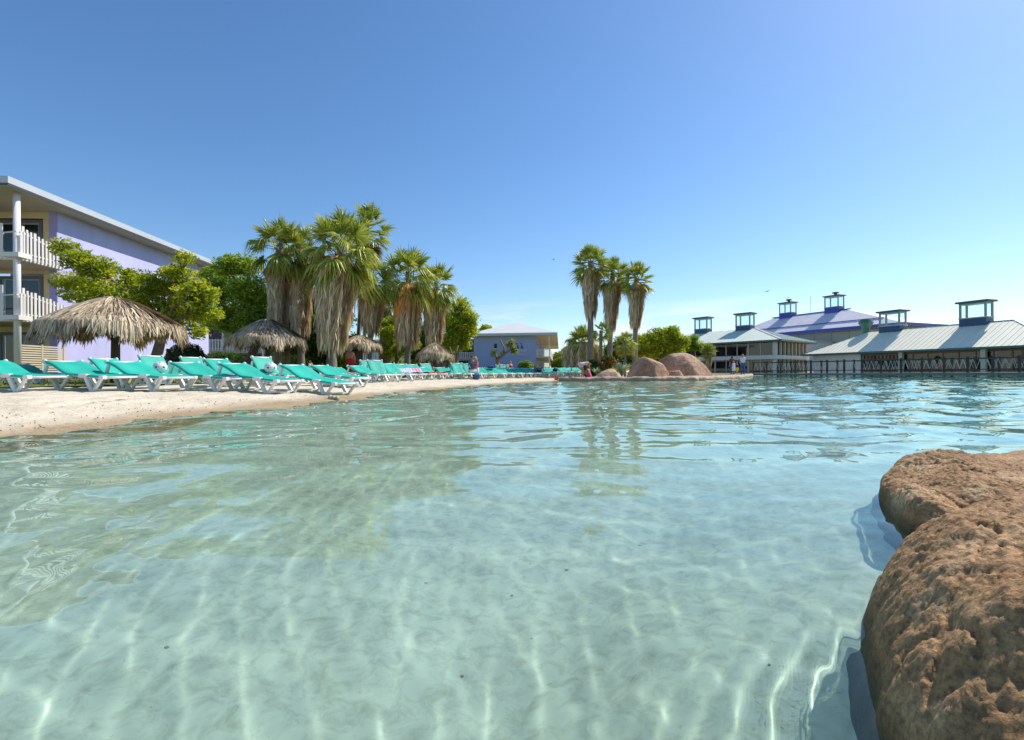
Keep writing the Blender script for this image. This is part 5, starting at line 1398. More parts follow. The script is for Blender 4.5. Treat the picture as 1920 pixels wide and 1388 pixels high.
palapa('smallest steep thatched parasol near the blue grey villa', 815, 645, 679, 74, 31.0, 3400, 104)
# extra grey posts seen under the second and third parasols
for px, Z in ((539, 24.5), (669, 29.3)):
    x = X_at(px, Z); zg = gz(x, Z)
    b = MB(); b.tube([(0, 0, -.1), (0, 0, at(px, 655, Z).z - zg)], [.16, .13], 10)
    o = b.build('wooden_post', 'bark', None, True); o.location = (x, Z, zg)
    tag(o, 'grey brown post under the second thatched parasol' if px < 600 else 'dark post beside the man in red shorts', 'post')

# ---------------------------------------------------------------- sun loungers
m, N, L, P, O = mat('sling')
P.inputs['Base Color'].default_value = (.012, .44, .315, 1); P.inputs['Roughness'].default_value = .62; P.inputs['Specular IOR Level'].default_value = .3
oi = N.new('ShaderNodeObjectInfo'); hs = N.new('ShaderNodeHueSaturation'); mr = N.new('ShaderNodeMapRange')
mr.inputs['To Min'].default_value = .88; mr.inputs['To Max'].default_value = 1.08; L.new(oi.outputs['Random'], mr.inputs['Value']); L.new(mr.outputs[0], hs.inputs['Value'])
tc = N.new('ShaderNodeTexCoord'); nz = N.new('ShaderNodeTexNoise'); nz.inputs['Scale'].default_value = 2.2; nz.inputs['Detail'].default_value = 5; L.new(tc.outputs['Object'], nz.inputs['Vector'])
rp = N.new('ShaderNodeValToRGB'); rp.color_ramp.elements[0].position = .3; rp.color_ramp.elements[0].color = (.018, .39, .285, 1); rp.color_ramp.elements[1].position = .75; rp.color_ramp.elements[1].color = (.035, .50, .37, 1)
L.new(nz.outputs['Fac'], rp.inputs['Fac']); L.new(rp.outputs[0], hs.inputs['Color']); L.new(hs.outputs[0], P.inputs['Base Color'])
wv = N.new('ShaderNodeTexNoise'); wv.inputs['Scale'].default_value = 9; L.new(tc.outputs['Object'], wv.inputs['Vector'])
bp = N.new('ShaderNodeBump'); bp.inputs['Strength'].default_value = .25; bp.inputs['Distance'].default_value = .02; L.new(wv.outputs['Fac'], bp.inputs['Height']); L.new(bp.outputs[0], P.inputs['Normal'])
MATS['sling'] = m
simple('resin_white', (.78, .755, .72), .42, .05, 6, spec=.5)

def lounger_proto(back):
    """back = list of (x, z) of the backrest curve from the hinge up; foot towards +x"""
    t = bpy.data.objects.new('sun_lounger', None); C.objects.link(t); t.empty_display_size = .2
    seat = [(.98, .325), (.70, .335), (.40, .35), (.10, .365), (-.15, .375)]
    curve = seat + back
    W = .33
    # sling: one cloth from foot to head, rolled over the side rails
    prof = [(-W - .005, -.055), (-W - .03, -.03), (-W - .022, .004), (-W, .014), (-W * .5, -.006), (0, -.014), (W * .5, -.006), (W, .014), (W + .022, .004), (W + .03, -.03), (W + .005, -.055)]
    # subdivide the curve smoothly
    P_ = []
    for i in range(len(curve) - 1):
        p0 = Vector((*curve[max(i - 1, 0)], 0)); p1 = Vector((*curve[i], 0)); p2 = Vector((*curve[i + 1], 0)); p3 = Vector((*curve[min(i + 2, len(curve) - 1)], 0))
        for k in range(4):
            u = k / 4
            P_.append(.5 * ((2 * p1) + (-p0 + p2) * u + (2 * p0 - 5 * p1 + 4 * p2 - p3) * u * u + (-p0 + 3 * p1 - 3 * p2 + p3) * u ** 3))
    P_.append(Vector((*curve[-1], 0)))
    V = []
    for i, p in enumerate(P_):
        d = (P_[min(i + 1, len(P_) - 1)] - P_[max(i - 1, 0)]).normalized(); nr = Vector((d.y, -d.x, 0))
        if nr.y < 0: nr = -nr
        for yy, h in prof: V.append((p.x + nr.x * h, yy, p.y + nr.y * h))
    me = npmesh('sling', np.array(V), grid_faces(len(P_), len(prof)), 'sling')
    o = link('sling', me, t)
    sm = o.modifiers.new('thick', 'SOLIDIFY'); sm.thickness = .006; sm.offset = -1
    # side rails
    for s in (-1, 1):
        part('side_rail', 'resin_white', t, lambda b: b.tube([(x, s * W, z - .03) for x, z in seat], .026, 8), True)
        part('back_rail', 'resin_white', t, lambda b: b.tube([(x, s * (W - .0), z - .03) for x, z in [seat[-1]] + back], .026, 8), True)
        hx, hz = back[-1]
        part('corner_cap', 'resin_white', t, lambda b: b.ball((hx + .01, s * W, hz - .015), .05, 10, 8, (1.1, .85, 1)), True)
        part('foot_cap', 'resin_white', t, lambda b: b.box(.90, 1.03, s * W - .045, s * W + .045, .265, .338), bevel=.012)
        part('hinge_cover', 'resin_white', t, lambda b: b.box(.28, .52, s * (W + .012) - .045, s * (W + .012) + .045, .285, .368), bevel=.014)
        # V-shaped legs
        def vleg(b, xa, xb, xc, za=.30, wide=.085):
            b.bar((xa, s * (W + .01), za), (xc - .02, s * (W + .02), .012), .05, wide, up=(1, 0, 0))
            b.bar((xb, s * (W + .012), za), (xc + .02, s * (W + .022), .012), .045, .06, up=(1, 0, 0))
        part('leg', 'resin_white', t, lambda b: vleg(b, .46, .96, .70), bevel=.006)
        part('leg', 'resin_white', t, lambda b: vleg(b, -.62, -.12, -.36), bevel=.006)
        # raised back's bracket
        bx, bz = back[len(back) // 2]
        part('back_strut', 'resin_white', t, lambda b: (b.bar((bx, s * (W + .02), bz - .04), (bx - .10, s * (W + .02), .33), .045, .075, up=(1, 0, 0)), b.bar((-.18, s * (W + .018), .345), (-.86, s * (W + .018), .325), .04, .05)), bevel=.006)
    hx, hz = back[-1]
    part('top_bar', 'resin_white', t, lambda b: b.tube([(hx, -W, hz - .02), (hx, W, hz - .02)], .024, 8), True)
    part('foot_bar', 'resin_white', t, lambda b: b.tube([(1.0, -W, .30), (1.0, W, .30)], .024, 8), True)
    for xx, zz_ in ((.70, .05), (-.36, .05), (-.85, .325)): part('cross_bar', 'resin_white', t, lambda b: b.bar((xx, -W, zz_), (xx, W, zz_), .04, .035))
    return t
LOW = [(-.35, .45), (-.58, .55), (-.80, .615), (-.93, .64)]
MID = [(-.31, .475), (-.49, .60), (-.66, .715), (-.78, .775)]
UP = [(-.26, .49), (-.37, .64), (-.48, .79), (-.55, .89)]
protos = {'low': lounger_proto(LOW), 'mid': lounger_proto(MID), 'up': lounger_proto(UP)}
_first = {k: True for k in protos}
FRONT = 'turquoise loungers in the front row'
MIDG = 'turquoise loungers along the curve of the beach'
FARG = 'turquoise loungers in front of the villa'
BACK = 'turquoise loungers in the second row'
LOUNGERS = [
    # px centre, Z, rotation, kind, group, label
    (28, 9.4, -16, 'low', FRONT, 'turquoise lounger cut by the frame edge, nearest the white patio screen'),
    (170, 9.75, -20, 'low', FRONT, 'second front row lounger from the hotel, reclined, white frame, bare sand before it'),
    (280, 10.1, -22, 'low', FRONT, 'third front row lounger from the hotel, under the largest parasol'),
    (394, 10.6, -23, 'low', FRONT, 'fourth front row lounger from the hotel, before the dome bush'),
    (484, 10.55, -24, 'low', FRONT, 'fifth front row lounger from the hotel, overlapping the fourth'),
    (592, 11.3, -27, 'low', FRONT, 'last big front row lounger on the right, nearest the waterline'),
    (-18, 11.6, -14, 'up', BACK, 'upright lounger at the frame edge behind the first front one'),
    (66, 14.2, -16, 'low', BACK, 'lounger half hidden below the louvred patio screen'),
    (228, 12.6, -20, 'mid', BACK, 'raised second row lounger under the largest parasol pole'),
    (306, 13.6, -20, 'up', BACK, 'upright lounger holding the first football, right of the parasol pole'),
    (335, 15.2, -20, 'low', BACK, 'reclined second row lounger behind the third front one'),
    (378, 15.0, -22, 'up', BACK, 'upright lounger right below the dome bush'),
    (438, 12.6, -24, 'mid', BACK, 'tall raised lounger behind the fifth front one'),
    (512, 14.4, -24, 'up', BACK, 'upright lounger holding the second football'),
    (536, 15.6, -25, 'low', BACK, 'low lounger just behind the last big front lounger'),
    (634, 14.2, -30, 'low', BACK, 'reclined lounger at the foot of the largest fan palm'),
    (634, 24.0, -40, 'low', BACK, 'shaded lounger left of the man in red shorts'),
    (646, 25.0, -40, 'low', BACK, 'shaded lounger close beside the red shorted man'),
    (692, 18.8, -36, 'low', MIDG, 'first reclined lounger right of the big palm trunk'),
    (701, 20.4, -42, 'up', MIDG, 'upright lounger leaning behind another upright one'),
    (715, 19.8, -44, 'up', MIDG, 'frontmost upright lounger of the curving beach row'),
    (744, 21.3, -44, 'mid', MIDG, 'raised lounger left of the two towel covered ones'),
    (766, 22.8, -46, 'mid', MIDG, 'lounger covered with the blue striped towel'),
    (785, 24.2, -48, 'mid', MIDG, 'lounger covered with the pink towel'),
    (808, 25.4, -48, 'low', MIDG, 'reclined lounger just right of the pink towel'),
    (806, 29.0, -48, 'up', MIDG, 'upright lounger standing behind the reclined one by the pink towel'),
    (838, 26.6, -52, 'low', MIDG, 'reclined lounger before the smallest parasol'),
    (846, 30.5, -52, 'low', MIDG, 'low lounger in shade behind the smallest parasol'),
    (864, 26.8, -54, 'up', MIDG, 'upright lounger left of the sitting couple'),
    (884, 27.8, -56, 'up', MIDG, 'lounger that the couple sits on'),
    (908, 28.8, -60, 'low', FARG, 'first reclined lounger right of the sitting couple'),
    (928, 29.8, -64, 'low', FARG, 'lounger right of the dark blue towel, before the pruned tree'),
    (945, 30.7, -66, 'low', FARG, 'lounger before the left part of the villa wall'),
    (943, 35.0, -64, 'up', FARG, 'upright lounger with a lying sunbather behind the row'),
    (955, 35.6, -66, 'up', FARG, 'upright lounger behind the child in a red swimsuit'),
    (963, 31.6, -68, 'low', FARG, 'lounger in front of the child in a red swimsuit'),
    (979, 32.5, -69, 'low', FARG, 'lounger before the clipped round bush'),
    (995, 33.3, -70, 'low', FARG, 'lounger right of the clipped round bush'),
    (1010, 34.2, -71, 'low', FARG, 'lounger below the emblem end of the villa wall'),
    (1026, 35.2, -72, 'low', FARG, 'lounger before the villa balcony corner'),
    (1042, 36.2, -72, 'low', FARG, 'lounger with a dark bag beside the yellow hedge'),
    (1060, 36.8, -72, 'low', FARG, 'lounger before the yellow green hedge, left of the white table'),
    (1073, 37.4, -72, 'low', FARG, 'lounger behind the small white table'),
    (1085, 38.0, -72, 'low', FARG, 'last lounger of the row, left of the bending woman'),
]
LO = {}
for px, Z, rz, kind, grp, lab in LOUNGERS:
    o = protos[kind] if _first[kind] else copy_tree(protos[kind])
    _first[kind] = False
    x = X_at(px, Z); zg = gz(x, Z)
    # tilt with the slope of the sand
    d = Vector((math.cos(R(rz)), math.sin(R(rz))))
    za = gz(x + d.x * .7, Z + d.y * .7); zb = gz(x - d.x * .36, Z - d.y * .36)
    pitch = math.atan2(zb - za, 1.06)
    o.location = (x, Z, (za + zb) / 2 - .012 - math.tan(pitch) * -.17 * 0)
    o.rotation_euler = (0, pitch, R(rz)); sc_ = .95 if grp in (FRONT, BACK) else 1.0; o.scale = (sc_, sc_, sc_)
    tag(o, lab, 'sun lounger', grp); LO[lab] = o
def on_lounger(lab, x, y, z):
    bpy.context.view_layer.update()
    return LO[lab].matrix_world @ Vector((x, y, z))

# ---------------------------------------------------------------- things on the loungers
simple('ball_white', (.78, .78, .76), .4); simple('ball_black', (.012, .012, .014), .4)
def football(lab, p, r):
    t = thing('football', lab, 'ball', p, .6, 'black and white footballs on upright loungers')
    b = MB(); b.ball((0, 0, 0), r, 24, 16); b.build('leather', 'ball_white', t, True)
    g = (1 + 5 ** .5) / 2
    for v in [(0, s1, s2 * g) for s1 in (1, -1) for s2 in (1, -1)] + [(s1, s2 * g, 0) for s1 in (1, -1) for s2 in (1, -1)] + [(s2 * g, 0, s1) for s1 in (1, -1) for s2 in (1, -1)]:
        n_ = Vector(v).normalized(); a = n_.orthogonal().normalized(); c_ = n_.cross(a)
        ring = [(n_ + (a * math.cos(k * 1.2566) + c_ * math.sin(k * 1.2566)) * .5).normalized() * (r * 1.004) for k in range(5)]
        bb = MB(); bb.add([n_ * (r * 1.03)] + [q_ * 1.006 for q_ in ring], [(0, i + 1, (i + 1) % 5 + 1) for i in range(5)]); bb.build('patch', 'ball_black', t)
football('black and white football on the lounger right of the first parasol pole', on_lounger('upright lounger holding the first football, right of the parasol pole', -.06, -.05, .375 + .165), .17)
football('black and white football on the lounger in front of the second parasol', on_lounger('upright lounger holding the second football', -.06, -.05, .375 + .165), .17)
def stripe_mat(name, cols, scale, ax='Y'):
    m, N, L, P, O = mat(name)
    tc = N.new('ShaderNodeTexCoord'); sp = N.new('ShaderNodeSeparateXYZ'); L.new(tc.outputs['Object'], sp.inputs[0])
    mu = N.new('ShaderNodeMath'); mu.operation = 'MULTIPLY'; mu.inputs[1].default_value = scale; L.new(sp.outputs[ax], mu.inputs[0])
    fr = N.new('ShaderNodeMath'); fr.operation = 'FRACT'; L.new(mu.outputs[0], fr.inputs[0])
    r = N.new('ShaderNodeValToRGB'); r.color_ramp.interpolation = 'CONSTANT'
    while len(r.color_ramp.elements) < len(cols): r.color_ramp.elements.new(.5)
    for i, c_ in enumerate(cols): r.color_ramp.elements[i].position = i / len(cols); r.color_ramp.elements[i].color = (*c_, 1)
    L.new(fr.outputs[0], r.inputs['Fac']); L.new(r.outputs[0], P.inputs['Base Color']); P.inputs['Roughness'].default_value = .9
    MATS[name] = m
stripe_mat('towel_blue', [(.10, .22, .55), (.75, .76, .80), (.55, .35, .6), (.75, .76, .8)], 5, 'Y')
stripe_mat('towel_pink', [(.66, .16, .26), (.80, .50, .55), (.70, .22, .34)], 6, 'Y')
simple('towel_orange', (.75, .13, .04), .9); simple('towel_navy', (.03, .06, .18), .9); simple('bag_dark', (.02, .02, .028), .7); simple('bag_blue', (.06, .10, .24), .7)
def towel(lab, lounger, m, x0, x1, seed):
    rs = np.random.RandomState(seed); n = 14; k = 11; V = []
    for i in range(n):
        x = x0 + (x1 - x0) * i / (n - 1)
        for j in range(k):
            y = -.40 + .80 * j / (k - 1)
            z = .395 + .012 * math.sin(i * 1.1 + j * .7 + seed) + .01 * rs.normal() + max(0, -.15 - x) * .9
            if abs(y) > .36: z -= (abs(y) - .36) * 3.5
            V.append((x + .02 * math.sin(j), y, z))
    b = npmesh('towel', np.array(V), grid_faces(n, k), m)
    o = link('towel', b); o.matrix_world = LO[lounger].matrix_world.copy()
    sm = o.modifiers.new('thick', 'SOLIDIFY'); sm.thickness = .012; sm.offset = 1
    tag(o, lab, 'towel')
bpy.context.view_layer.update()
towel('blue and white striped towel spread on a lounger', 'lounger covered with the blue striped towel', 'towel_blue', -.35, .75, 3)
towel('pink patterned towel spread on a lounger', 'lounger covered with the pink towel', 'towel_pink', -.35, .8, 4)
towel('orange red towel end hanging over the lounger foot by the pink towel', 'reclined lounger just right of the pink towel', 'towel_orange', .55, .9, 5)
def sack(name, lab, p, r, m, seed, sc=(1, .7, .8)):
    rs = np.random.RandomState(seed); b = MB(); b.ball((0, 0, 0), r, 14, 10, sc)
    b.v = [(x + .15 * r * math.sin(9 * z / r + x * 5 / r), y + .12 * r * math.sin(7 * x / r), z + .08 * r * math.sin(6 * y / r + 2)) for x, y, z in b.v]
    o = b.build(name, m, None, True); o.location = p; tag(o, lab, 'bag' if 'bag' in name else 'towel')
    return o
sack('beach_bag', 'dark blue beach bag on the sand at the couple\'s feet', Vector((X_at(893, 26.2), 26.2, gz(X_at(893, 26.2), 26.2) + .14)), .22, 'bag_blue', 1)
sack('rolled_towel', 'rolled navy towel on a lounger right of the couple', on_lounger('lounger right of the dark blue towel, before the pruned tree', -.6, 0, .70), .2, 'towel_navy', 2, (1.2, .9, .5))
sack('beach_bag', 'black bag lying on the lounger by the yellow hedge', on_lounger('lounger with a dark bag beside the yellow hedge', -.1, .0, .47), .2, 'bag_dark', 3)
# small white table with a yellow toy, orange ball
tx, tz = X_at(1074, 35.2), 35.2
t = thing('side_table', 'small white plastic table before the last loungers', 'table', (tx, tz, gz(tx, tz)), .2)
part('table_top', 'resin_white', t, lambda b: b.box(-.35, .35, -.3, .3, .40, .44), bevel=.01)
for sx in (-1, 1):
    for sy in (-1, 1): pbar('leg', 'resin_white', t, (sx * .28, sy * .24, 0), (sx * .26, sy * .22, .399), .05, .05, up=(1, 0, 0))
simple('toy_yellow', (.75, .5, .03), .4); simple('toy_orange', (.7, .15, .06), .45)
b = MB(); b.tube([(0, 0, 0), (0, 0, .18)], [.08, .11], 12); o = b.build('sand_bucket', 'toy_yellow', None, True); o.location = (tx + .05, tz - .9, gz(tx + .05, tz - .9)); tag(o, 'small yellow bucket on the sand before the white table', 'bucket')
b = MB(); b.tube([(0, 0, 0), (0, 0, .16), (0, 0, .17), (0, 0, .26)], [.045, .045, .02, .02], 10); o = b.build('bottle', 'toy_yellow', None, True); o.location = (tx - .1, tz, gz(tx, tz) + .441); tag(o, 'yellow bottle standing on the small white table', 'bottle')
# sand castles by the waterline and dark scraps of leaf on the sand
for i, (px, py) in enumerate(((619, 735), (625, 734), (632, 736))):
    Z = 9.85; x = X_at(px, Z); p = Vector((x, Z, gz(x, Z)))
    b = MB(); b.tube([(0, 0, -.05), (0, 0, .03), (0, 0, .075), (0, 0, .085)], [.055, .048, .036, .012], 10)
    o = b.build('sand_castle', 'sand', None, True); o.location = p
    tag(o, ('left of three small sand castles by the last big lounger', 'middle of three small sand castles by the last big lounger', 'right of three small sand castles by the last big lounger')[i], 'sand castle', 'three small sand castles')
rs = np.random.RandomState(17)
simple('leaf_litter', (.22, .14, .08), .9, .4, 30)
b = MB()
for k in range(230):
    i = rs.randint(len(SHORE) - 8); tt = rs.uniform(); p0 = Vector(SHORE[i]); p1 = Vector(SHORE[i + 1]); q = p0.lerp(p1, tt)
    dd = (p1 - p0).normalized(); nn = Vector((-dd.y, dd.x))
    off = abs(rs.normal(.75, .38)) if rs.uniform() < .75 else rs.uniform(.2, 3.5)
    x, y = q.x + nn.x * off, q.y + nn.y * off
    if gz(x, y) < .02: continue
    a = rs.uniform(0, 6.28); l = rs.uniform(.002, .007) * (1 + .09 * y); M_ = Matrix.Translation((x, y, gz(x, y) + .004)) @ Matrix.Rotation(a, 4, 'Z') @ Matrix.Rotation(rs.normal() * .3, 4, 'Y')
    b.box(-l, l, -l * .45, l * .35, -.003, .004, M_)
o = b.build('leaf_litter', 'leaf_litter'); o['kind'] = 'stuff'
# three gulls far off
simple('bird_dark', (.05, .05, .055), .8)
for i, (px, py, s, lab) in enumerate(((1438, 547, .9, 'larger flying bird left of the hall roof lanterns'), (1477, 559, .7, 'small flying bird just above the hall roof lantern'), (1038, 487, .6, 'lone tiny bird high left of the three tall palms'))):
    p = at(px, py, 75.0)
    t = thing('bird', lab, 'bird', p, .6)
    b = MB(); b.tube([(-.22, 0, 0), (-.1, 0, .0), (.1, 0, .01), (.2, 0, .02)], [.02, .07, .06, .02], 8); b.build('body', 'bird_dark', t, True)
    for sg in (-1, 1):
        b = MB(); b.add([(.1, sg * .05, .02), (.12, sg * .35, .16), (.0, sg * .75, .10), (-.1, sg * .35, .14), (-.12, sg * .05, .02), (.1, sg * .05, .04), (.12, sg * .35, .18), (.0, sg * .75, .11), (-.1, sg * .35, .16), (-.12, sg * .05, .04)],
              [(0, 1, 2, 3, 4), (9, 8, 7, 6, 5)] + [(i_, (i_ + 1) % 5, 5 + (i_ + 1) % 5, 5 + i_) for i_ in range(5)]); b.build('wing', 'bird_dark', t)
    t.scale = (s, s, s)

# pebbles, shell bits and sunk leaves on the pool floor near the viewer
simple('pebble', (.28, .26, .20), .9, .5, 30, coord='World')
rs = np.random.RandomState(23); b = MB()
for k in range(36):
    r_ = .5 + 5.5 * rs.uniform() ** .8; a = rs.uniform(-.85, .75); x, y = r_ * math.sin(a), r_ * math.cos(a)
    s_ = rs.uniform(.002, .0065) * (1 + .12 * r_)
    zf = gz(x, y)
    if zf > -.05 or dist_poly(np.array([x]), np.array([y]), LOBE_N)[0] > -.02: continue
    b.ball((x, y, zf + s_ * .15), s_, 6, 4, (rs.uniform(.7, 1.6), rs.uniform(.6, 1.2), .4))
o = b.build('pebbles', 'pebble', None, True); o['kind'] = 'stuff'; o.cycles.is_caustics_receiver = True
# ---------------------------------------------------------------- people
simple('skin', (.50, .27, .18), .55, .08, 8); simple('skin_tan', (.40, .20, .125), .55, .08, 8)
simple('hair_brown', (.06, .035, .02), .7); simple('hair_blond', (.42, .29, .13), .7); simple('hair_dark', (.02, .015, .012), .7)
simple('cloth_red', (.50, .012, .02), .85); simple('cloth_teal', (.045, .16, .24), .85); simple('cloth_white', (.78, .77, .75), .9); simple('cloth_navy', (.02, .03, .085), .85)
simple('cloth_jeans', (.06, .13, .29), .9); simple('cloth_yellow', (.75, .52, .03), .85); simple('cloth_pink', (.75, .03, .22), .85); simple('cloth_pale', (.68, .55, .60), .9, .25, 25); simple('cloth_maroon', (.16, .02, .03), .85)
simple('eye_dark', (.01, .01, .01), .3); simple('lip', (.35, .09, .07), .6)
def remeshed(name, b, m, parent, vox):
    me = b.mesh(name, m)
    o = link(name, me)
    r = o.modifiers.new('r', 'REMESH'); r.mode = 'VOXEL'; r.voxel_size = vox; r.use_smooth_shade = True
    s = o.modifiers.new('s', 'SMOOTH'); s.iterations = 3; s.factor = .5
    ev = o.evaluated_get(bpy.context.evaluated_depsgraph_get())
    m2 = bpy.data.meshes.new_from_object(ev); m2.name = name
    o.modifiers.clear(); o.data = m2; o.parent = parent
    m2.polygons.foreach_set('use_smooth', [True] * len(m2.polygons))
    return o
def capsule(b, pts, rad, n=10):
    b.tube(pts, rad, n)
    b.ball(pts[0], rad[0], n, 6); b.ball(pts[-1], rad[-1], n, 6)
def person(label, loc, rz, H, J, skin='skin', hair='hair_brown', hair_len=.0, clothes=(), vox=.014, group=None, build=1.0):
    """J: joints in a 1.7 m body's metres, x right, y forward; clothes: list of (name, material, [segments], swell)"""
    k = H / 1.7
    t = thing('person', label, 'person', loc, rz, group)
    J = {a: Vector(v) * k for a, v in J.items()}
    def seg(b, a, c, ra, rc, ex=0.0, mid=None):
        pa, pc = J[a], J[c]; capsule(b, [pa, pa.lerp(pc, .5), pc], [(ra + ex) * k * build, ((ra + rc) / 2 * 1.06 + ex) * k * build, (rc + ex) * k * build])
    hipc = (J['hipl'] + J['hipr']) / 2; sh = (J['shl'] + J['shr']) / 2
    def torso(b, ex=0.0, lo=0.0, hi=1.0):
        wv = (J['shr'] - J['shl']).normalized(); hv = (J['hipr'] - J['hipl']).normalized()
        n = 7
        for i in range(n + 1):
            q = lo + (hi - lo) * i / n
            c = hipc.lerp(sh, q); wd = wv.lerp(hv, 1 - q).normalized()
            half = (.105 + .02 * math.cos(q * 6.28) + .05 * q) * k * build
            r_ = (.098 - .012 * math.sin(q * 3.14) + ex) * k * build
            if q > .93: half *= .92; r_ *= .75
            capsule(b, [c - wd * half * .8, c + wd * half * .8], [r_, r_], 8)
    b = MB(); torso(b)
    for s in 'lr':
        seg(b, 'hip' + s, 'knee' + s, .082, .052); seg(b, 'knee' + s, 'ank' + s, .052, .034)
        seg(b, 'ank' + s, 'toe' + s, .036, .026)
        seg(b, 'sh' + s, 'elb' + s, .048, .036); seg(b, 'elb' + s, 'wri' + s, .037, .026)
        # hand: palm, four fingers, thumb
        d = (J['wri' + s] - J['elb' + s]).normalized(); side = d.cross(Vector((0, 1, .3)));
        side = side.normalized() if side.length > .1 else Vector((1, 0, 0))
        pm = J['wri' + s] + d * .075 * k
        capsule(b, [J['wri' + s], pm], [.026 * k, .032 * k], 8)
        nrm = d.cross(side)
        for i, fl in enumerate((.062, .074, .07, .055)):
            base = pm + side * ((i - 1.5) * .021 * k)
            capsule(b, [base, base + d * fl * .55 * k, base + d * fl * .95 * k + nrm * .018 * k], [.0115 * k, .0105 * k, .009 * k], 6)
        capsule(b, [J['wri' + s] + d * .02 * k - side * .02 * k, pm - side * .055 * k], [.013 * k, .0105 * k], 6)
    hd = (J['head'] - J['neck']).normalized()
    capsule(b, [sh, J['neck'], J['head']], [.055 * k, .05 * k, .05 * k])
    hc = J['head'] + hd * .03 * k
    b.ball(hc, .098 * k, 14, 10, (.86, 1.0, 1.18))
    fwd = J.get('face', Vector((0, 1, 0)) * k).normalized(); rt = fwd.cross(hd).normalized()
    b.ball(hc - hd * .055 * k + fwd * .035 * k, .062 * k, 10, 8)                     # jaw
    b.ball(hc + fwd * .098 * k - hd * .015 * k, .018 * k, 8, 6)                       # nose
    for s in (-1, 1): b.ball(hc + rt * (s * .085 * k) - hd * .01 * k, .024 * k, 8, 6)  # ears
    remeshed('body', b, skin, t, vox)
    for s in (-1, 1):
        e = MB(); e.ball(hc + rt * (s * .034 * k) + fwd * .088 * k + hd * .018 * k, .013 * k, 8, 6); e.build('eye', 'eye_dark', t, True)
    e = MB(); e.ball(hc + fwd * .092 * k - hd * .055 * k, .02 * k, 8, 6, (1.2, .5, .45)); e.build('mouth', 'lip', t, True)
    hb = MB(); hb.ball(hc + hd * .022 * k - fwd * .022 * k, .108 * k, 14, 10, (.9, .98, 1.08))
    if hair_len:
        hb.tube([hc - fwd * .05 * k, hc - fwd * .085 * k - Vector((0, 0, hair_len * .5 * k)), hc - fwd * .075 * k - Vector((0, 0, hair_len * k))], [.085 * k, .078 * k, .035 * k], 10)
    remeshed('hair', hb, hair, t, .014)
    for name, m, segs, ex in clothes:
        cb = MB()
        for sg in segs:
            if sg[0] == 'torso': torso(cb, ex, sg[1], sg[2])
            elif sg[0] == 'skirt':
                cb.tube([hipc.lerp(sh, .35), hipc, hipc + Vector((0, 0, -sg[1] * k))], [.14 * k, .165 * k, .2 * k], 14)
            else:
                a, c, ra, rc, f_ = sg
                pa, pc = J[a], J[a].lerp(J[c], f_); capsule(cb, [pa, pc], [(ra + ex) * k * build, (rc + ex) * k * build])
        remeshed(name, cb, m, t, vox)
    return t
STAND = dict(hipl=(-.09, 0, .90), hipr=(.09, 0, .90), kneel=(-.10, .03, .49), kneer=(.10, .03, .49), ankl=(-.10, 0, .07), ankr=(.10, 0, .07), toel=(-.12, .16, .03), toer=(.12, .16, .03),
             shl=(-.18, 0, 1.38), shr=(.18, 0, 1.38), elbl=(-.24, -.02, 1.10), elbr=(.24, -.02, 1.10), wril=(-.25, .06, .86), wrir=(.25, .06, .86), neck=(0, .01, 1.46), head=(0, .03, 1.56), face=(0, 1, 0))
def pose(**k):
    d = dict(STAND); d.update(k); return d
def shorts(m, f_=.55, ex=.018): return ('shorts', m, [('torso', -.12, .22), ('hipl', 'kneel', .085, .072, f_), ('hipr', 'kneer', .085, .072, f_)], ex)
def trousers(m): return ('trousers', m, [('torso', -.12, .2), ('hipl', 'kneel', .082, .055, 1), ('hipr', 'kneer', .082, .055, 1), ('kneel', 'ankl', .055, .045, .95), ('kneer', 'ankr', .055, .045, .95)], .014)
def shirt(m, sl=.45, ex=.014, lo=-.05): return ('shirt', m, [('torso', lo, .97), ('shl', 'elbl', .05, .046, sl), ('shr', 'elbr', .05, .046, sl)], ex)
def tank(m, ex=.013, lo=-.02): return ('tank_top', m, [('torso', lo, .93)], ex)
def spot(px, Z): x = X_at(px, Z); return Vector((x, Z, gz(x, Z)))
# man in red shorts, seen from behind, walking
person('shirtless man in red shorts seen from behind under the third parasol', spot(657, 27.4), -.1, 1.78,
       pose(kneel=(-.10, .10, .50), ankl=(-.10, .06, .08), elbl=(-.26, .02, 1.10), wril=(-.24, .12, .88), elbr=(.25, .04, 1.1), wrir=(.20, .16, .92)), 'skin_tan', 'hair_dark', 0, [shorts('cloth_red', .75)])
# couple sitting sideways on a lounger
SIT = pose(hipl=(-.09, 0, .47), hipr=(.09, 0, .47), kneel=(-.13, .40, .46), kneer=(.13, .40, .46), ankl=(-.13, .42, .08), ankr=(.13, .42, .08), toel=(-.14, .57, .03), toer=(.14, .57, .03),
           shl=(-.18, .03, .96), shr=(.18, .03, .96), elbl=(-.25, .12, .70), elbr=(.25, .12, .70), wril=(-.16, .34, .56), wrir=(.16, .34, .56), neck=(0, .05, 1.04), head=(0, .08, 1.14))
CL = 'lounger that the couple sits on'
p1 = on_lounger(CL, .10, -.02, 0); p2 = on_lounger(CL, .62, -.02, 0)
person('man in a teal shirt sitting on a lounger with his back to the water', Vector((p1.x, p1.y, gz(p1.x, p1.y) - .02)), R(-150), 1.75, SIT, 'skin', 'hair_brown', 0, [shirt('cloth_teal', .6), shorts('cloth_navy', .7)])
person('blond woman in a white skirt sitting beside the man in teal', Vector((p2.x, p2.y, gz(p2.x, p2.y) - .02)), R(120), 1.68, SIT, 'skin_tan', 'hair_blond', .12, [('skirt', 'cloth_white', [('torso', -.12, .2), ('hipl', 'kneel', .1, .09, .9), ('hipr', 'kneer', .1, .09, .9)], .02), ('bikini_top', 'cloth_pink', [('torso', .62, .78)], .01)])
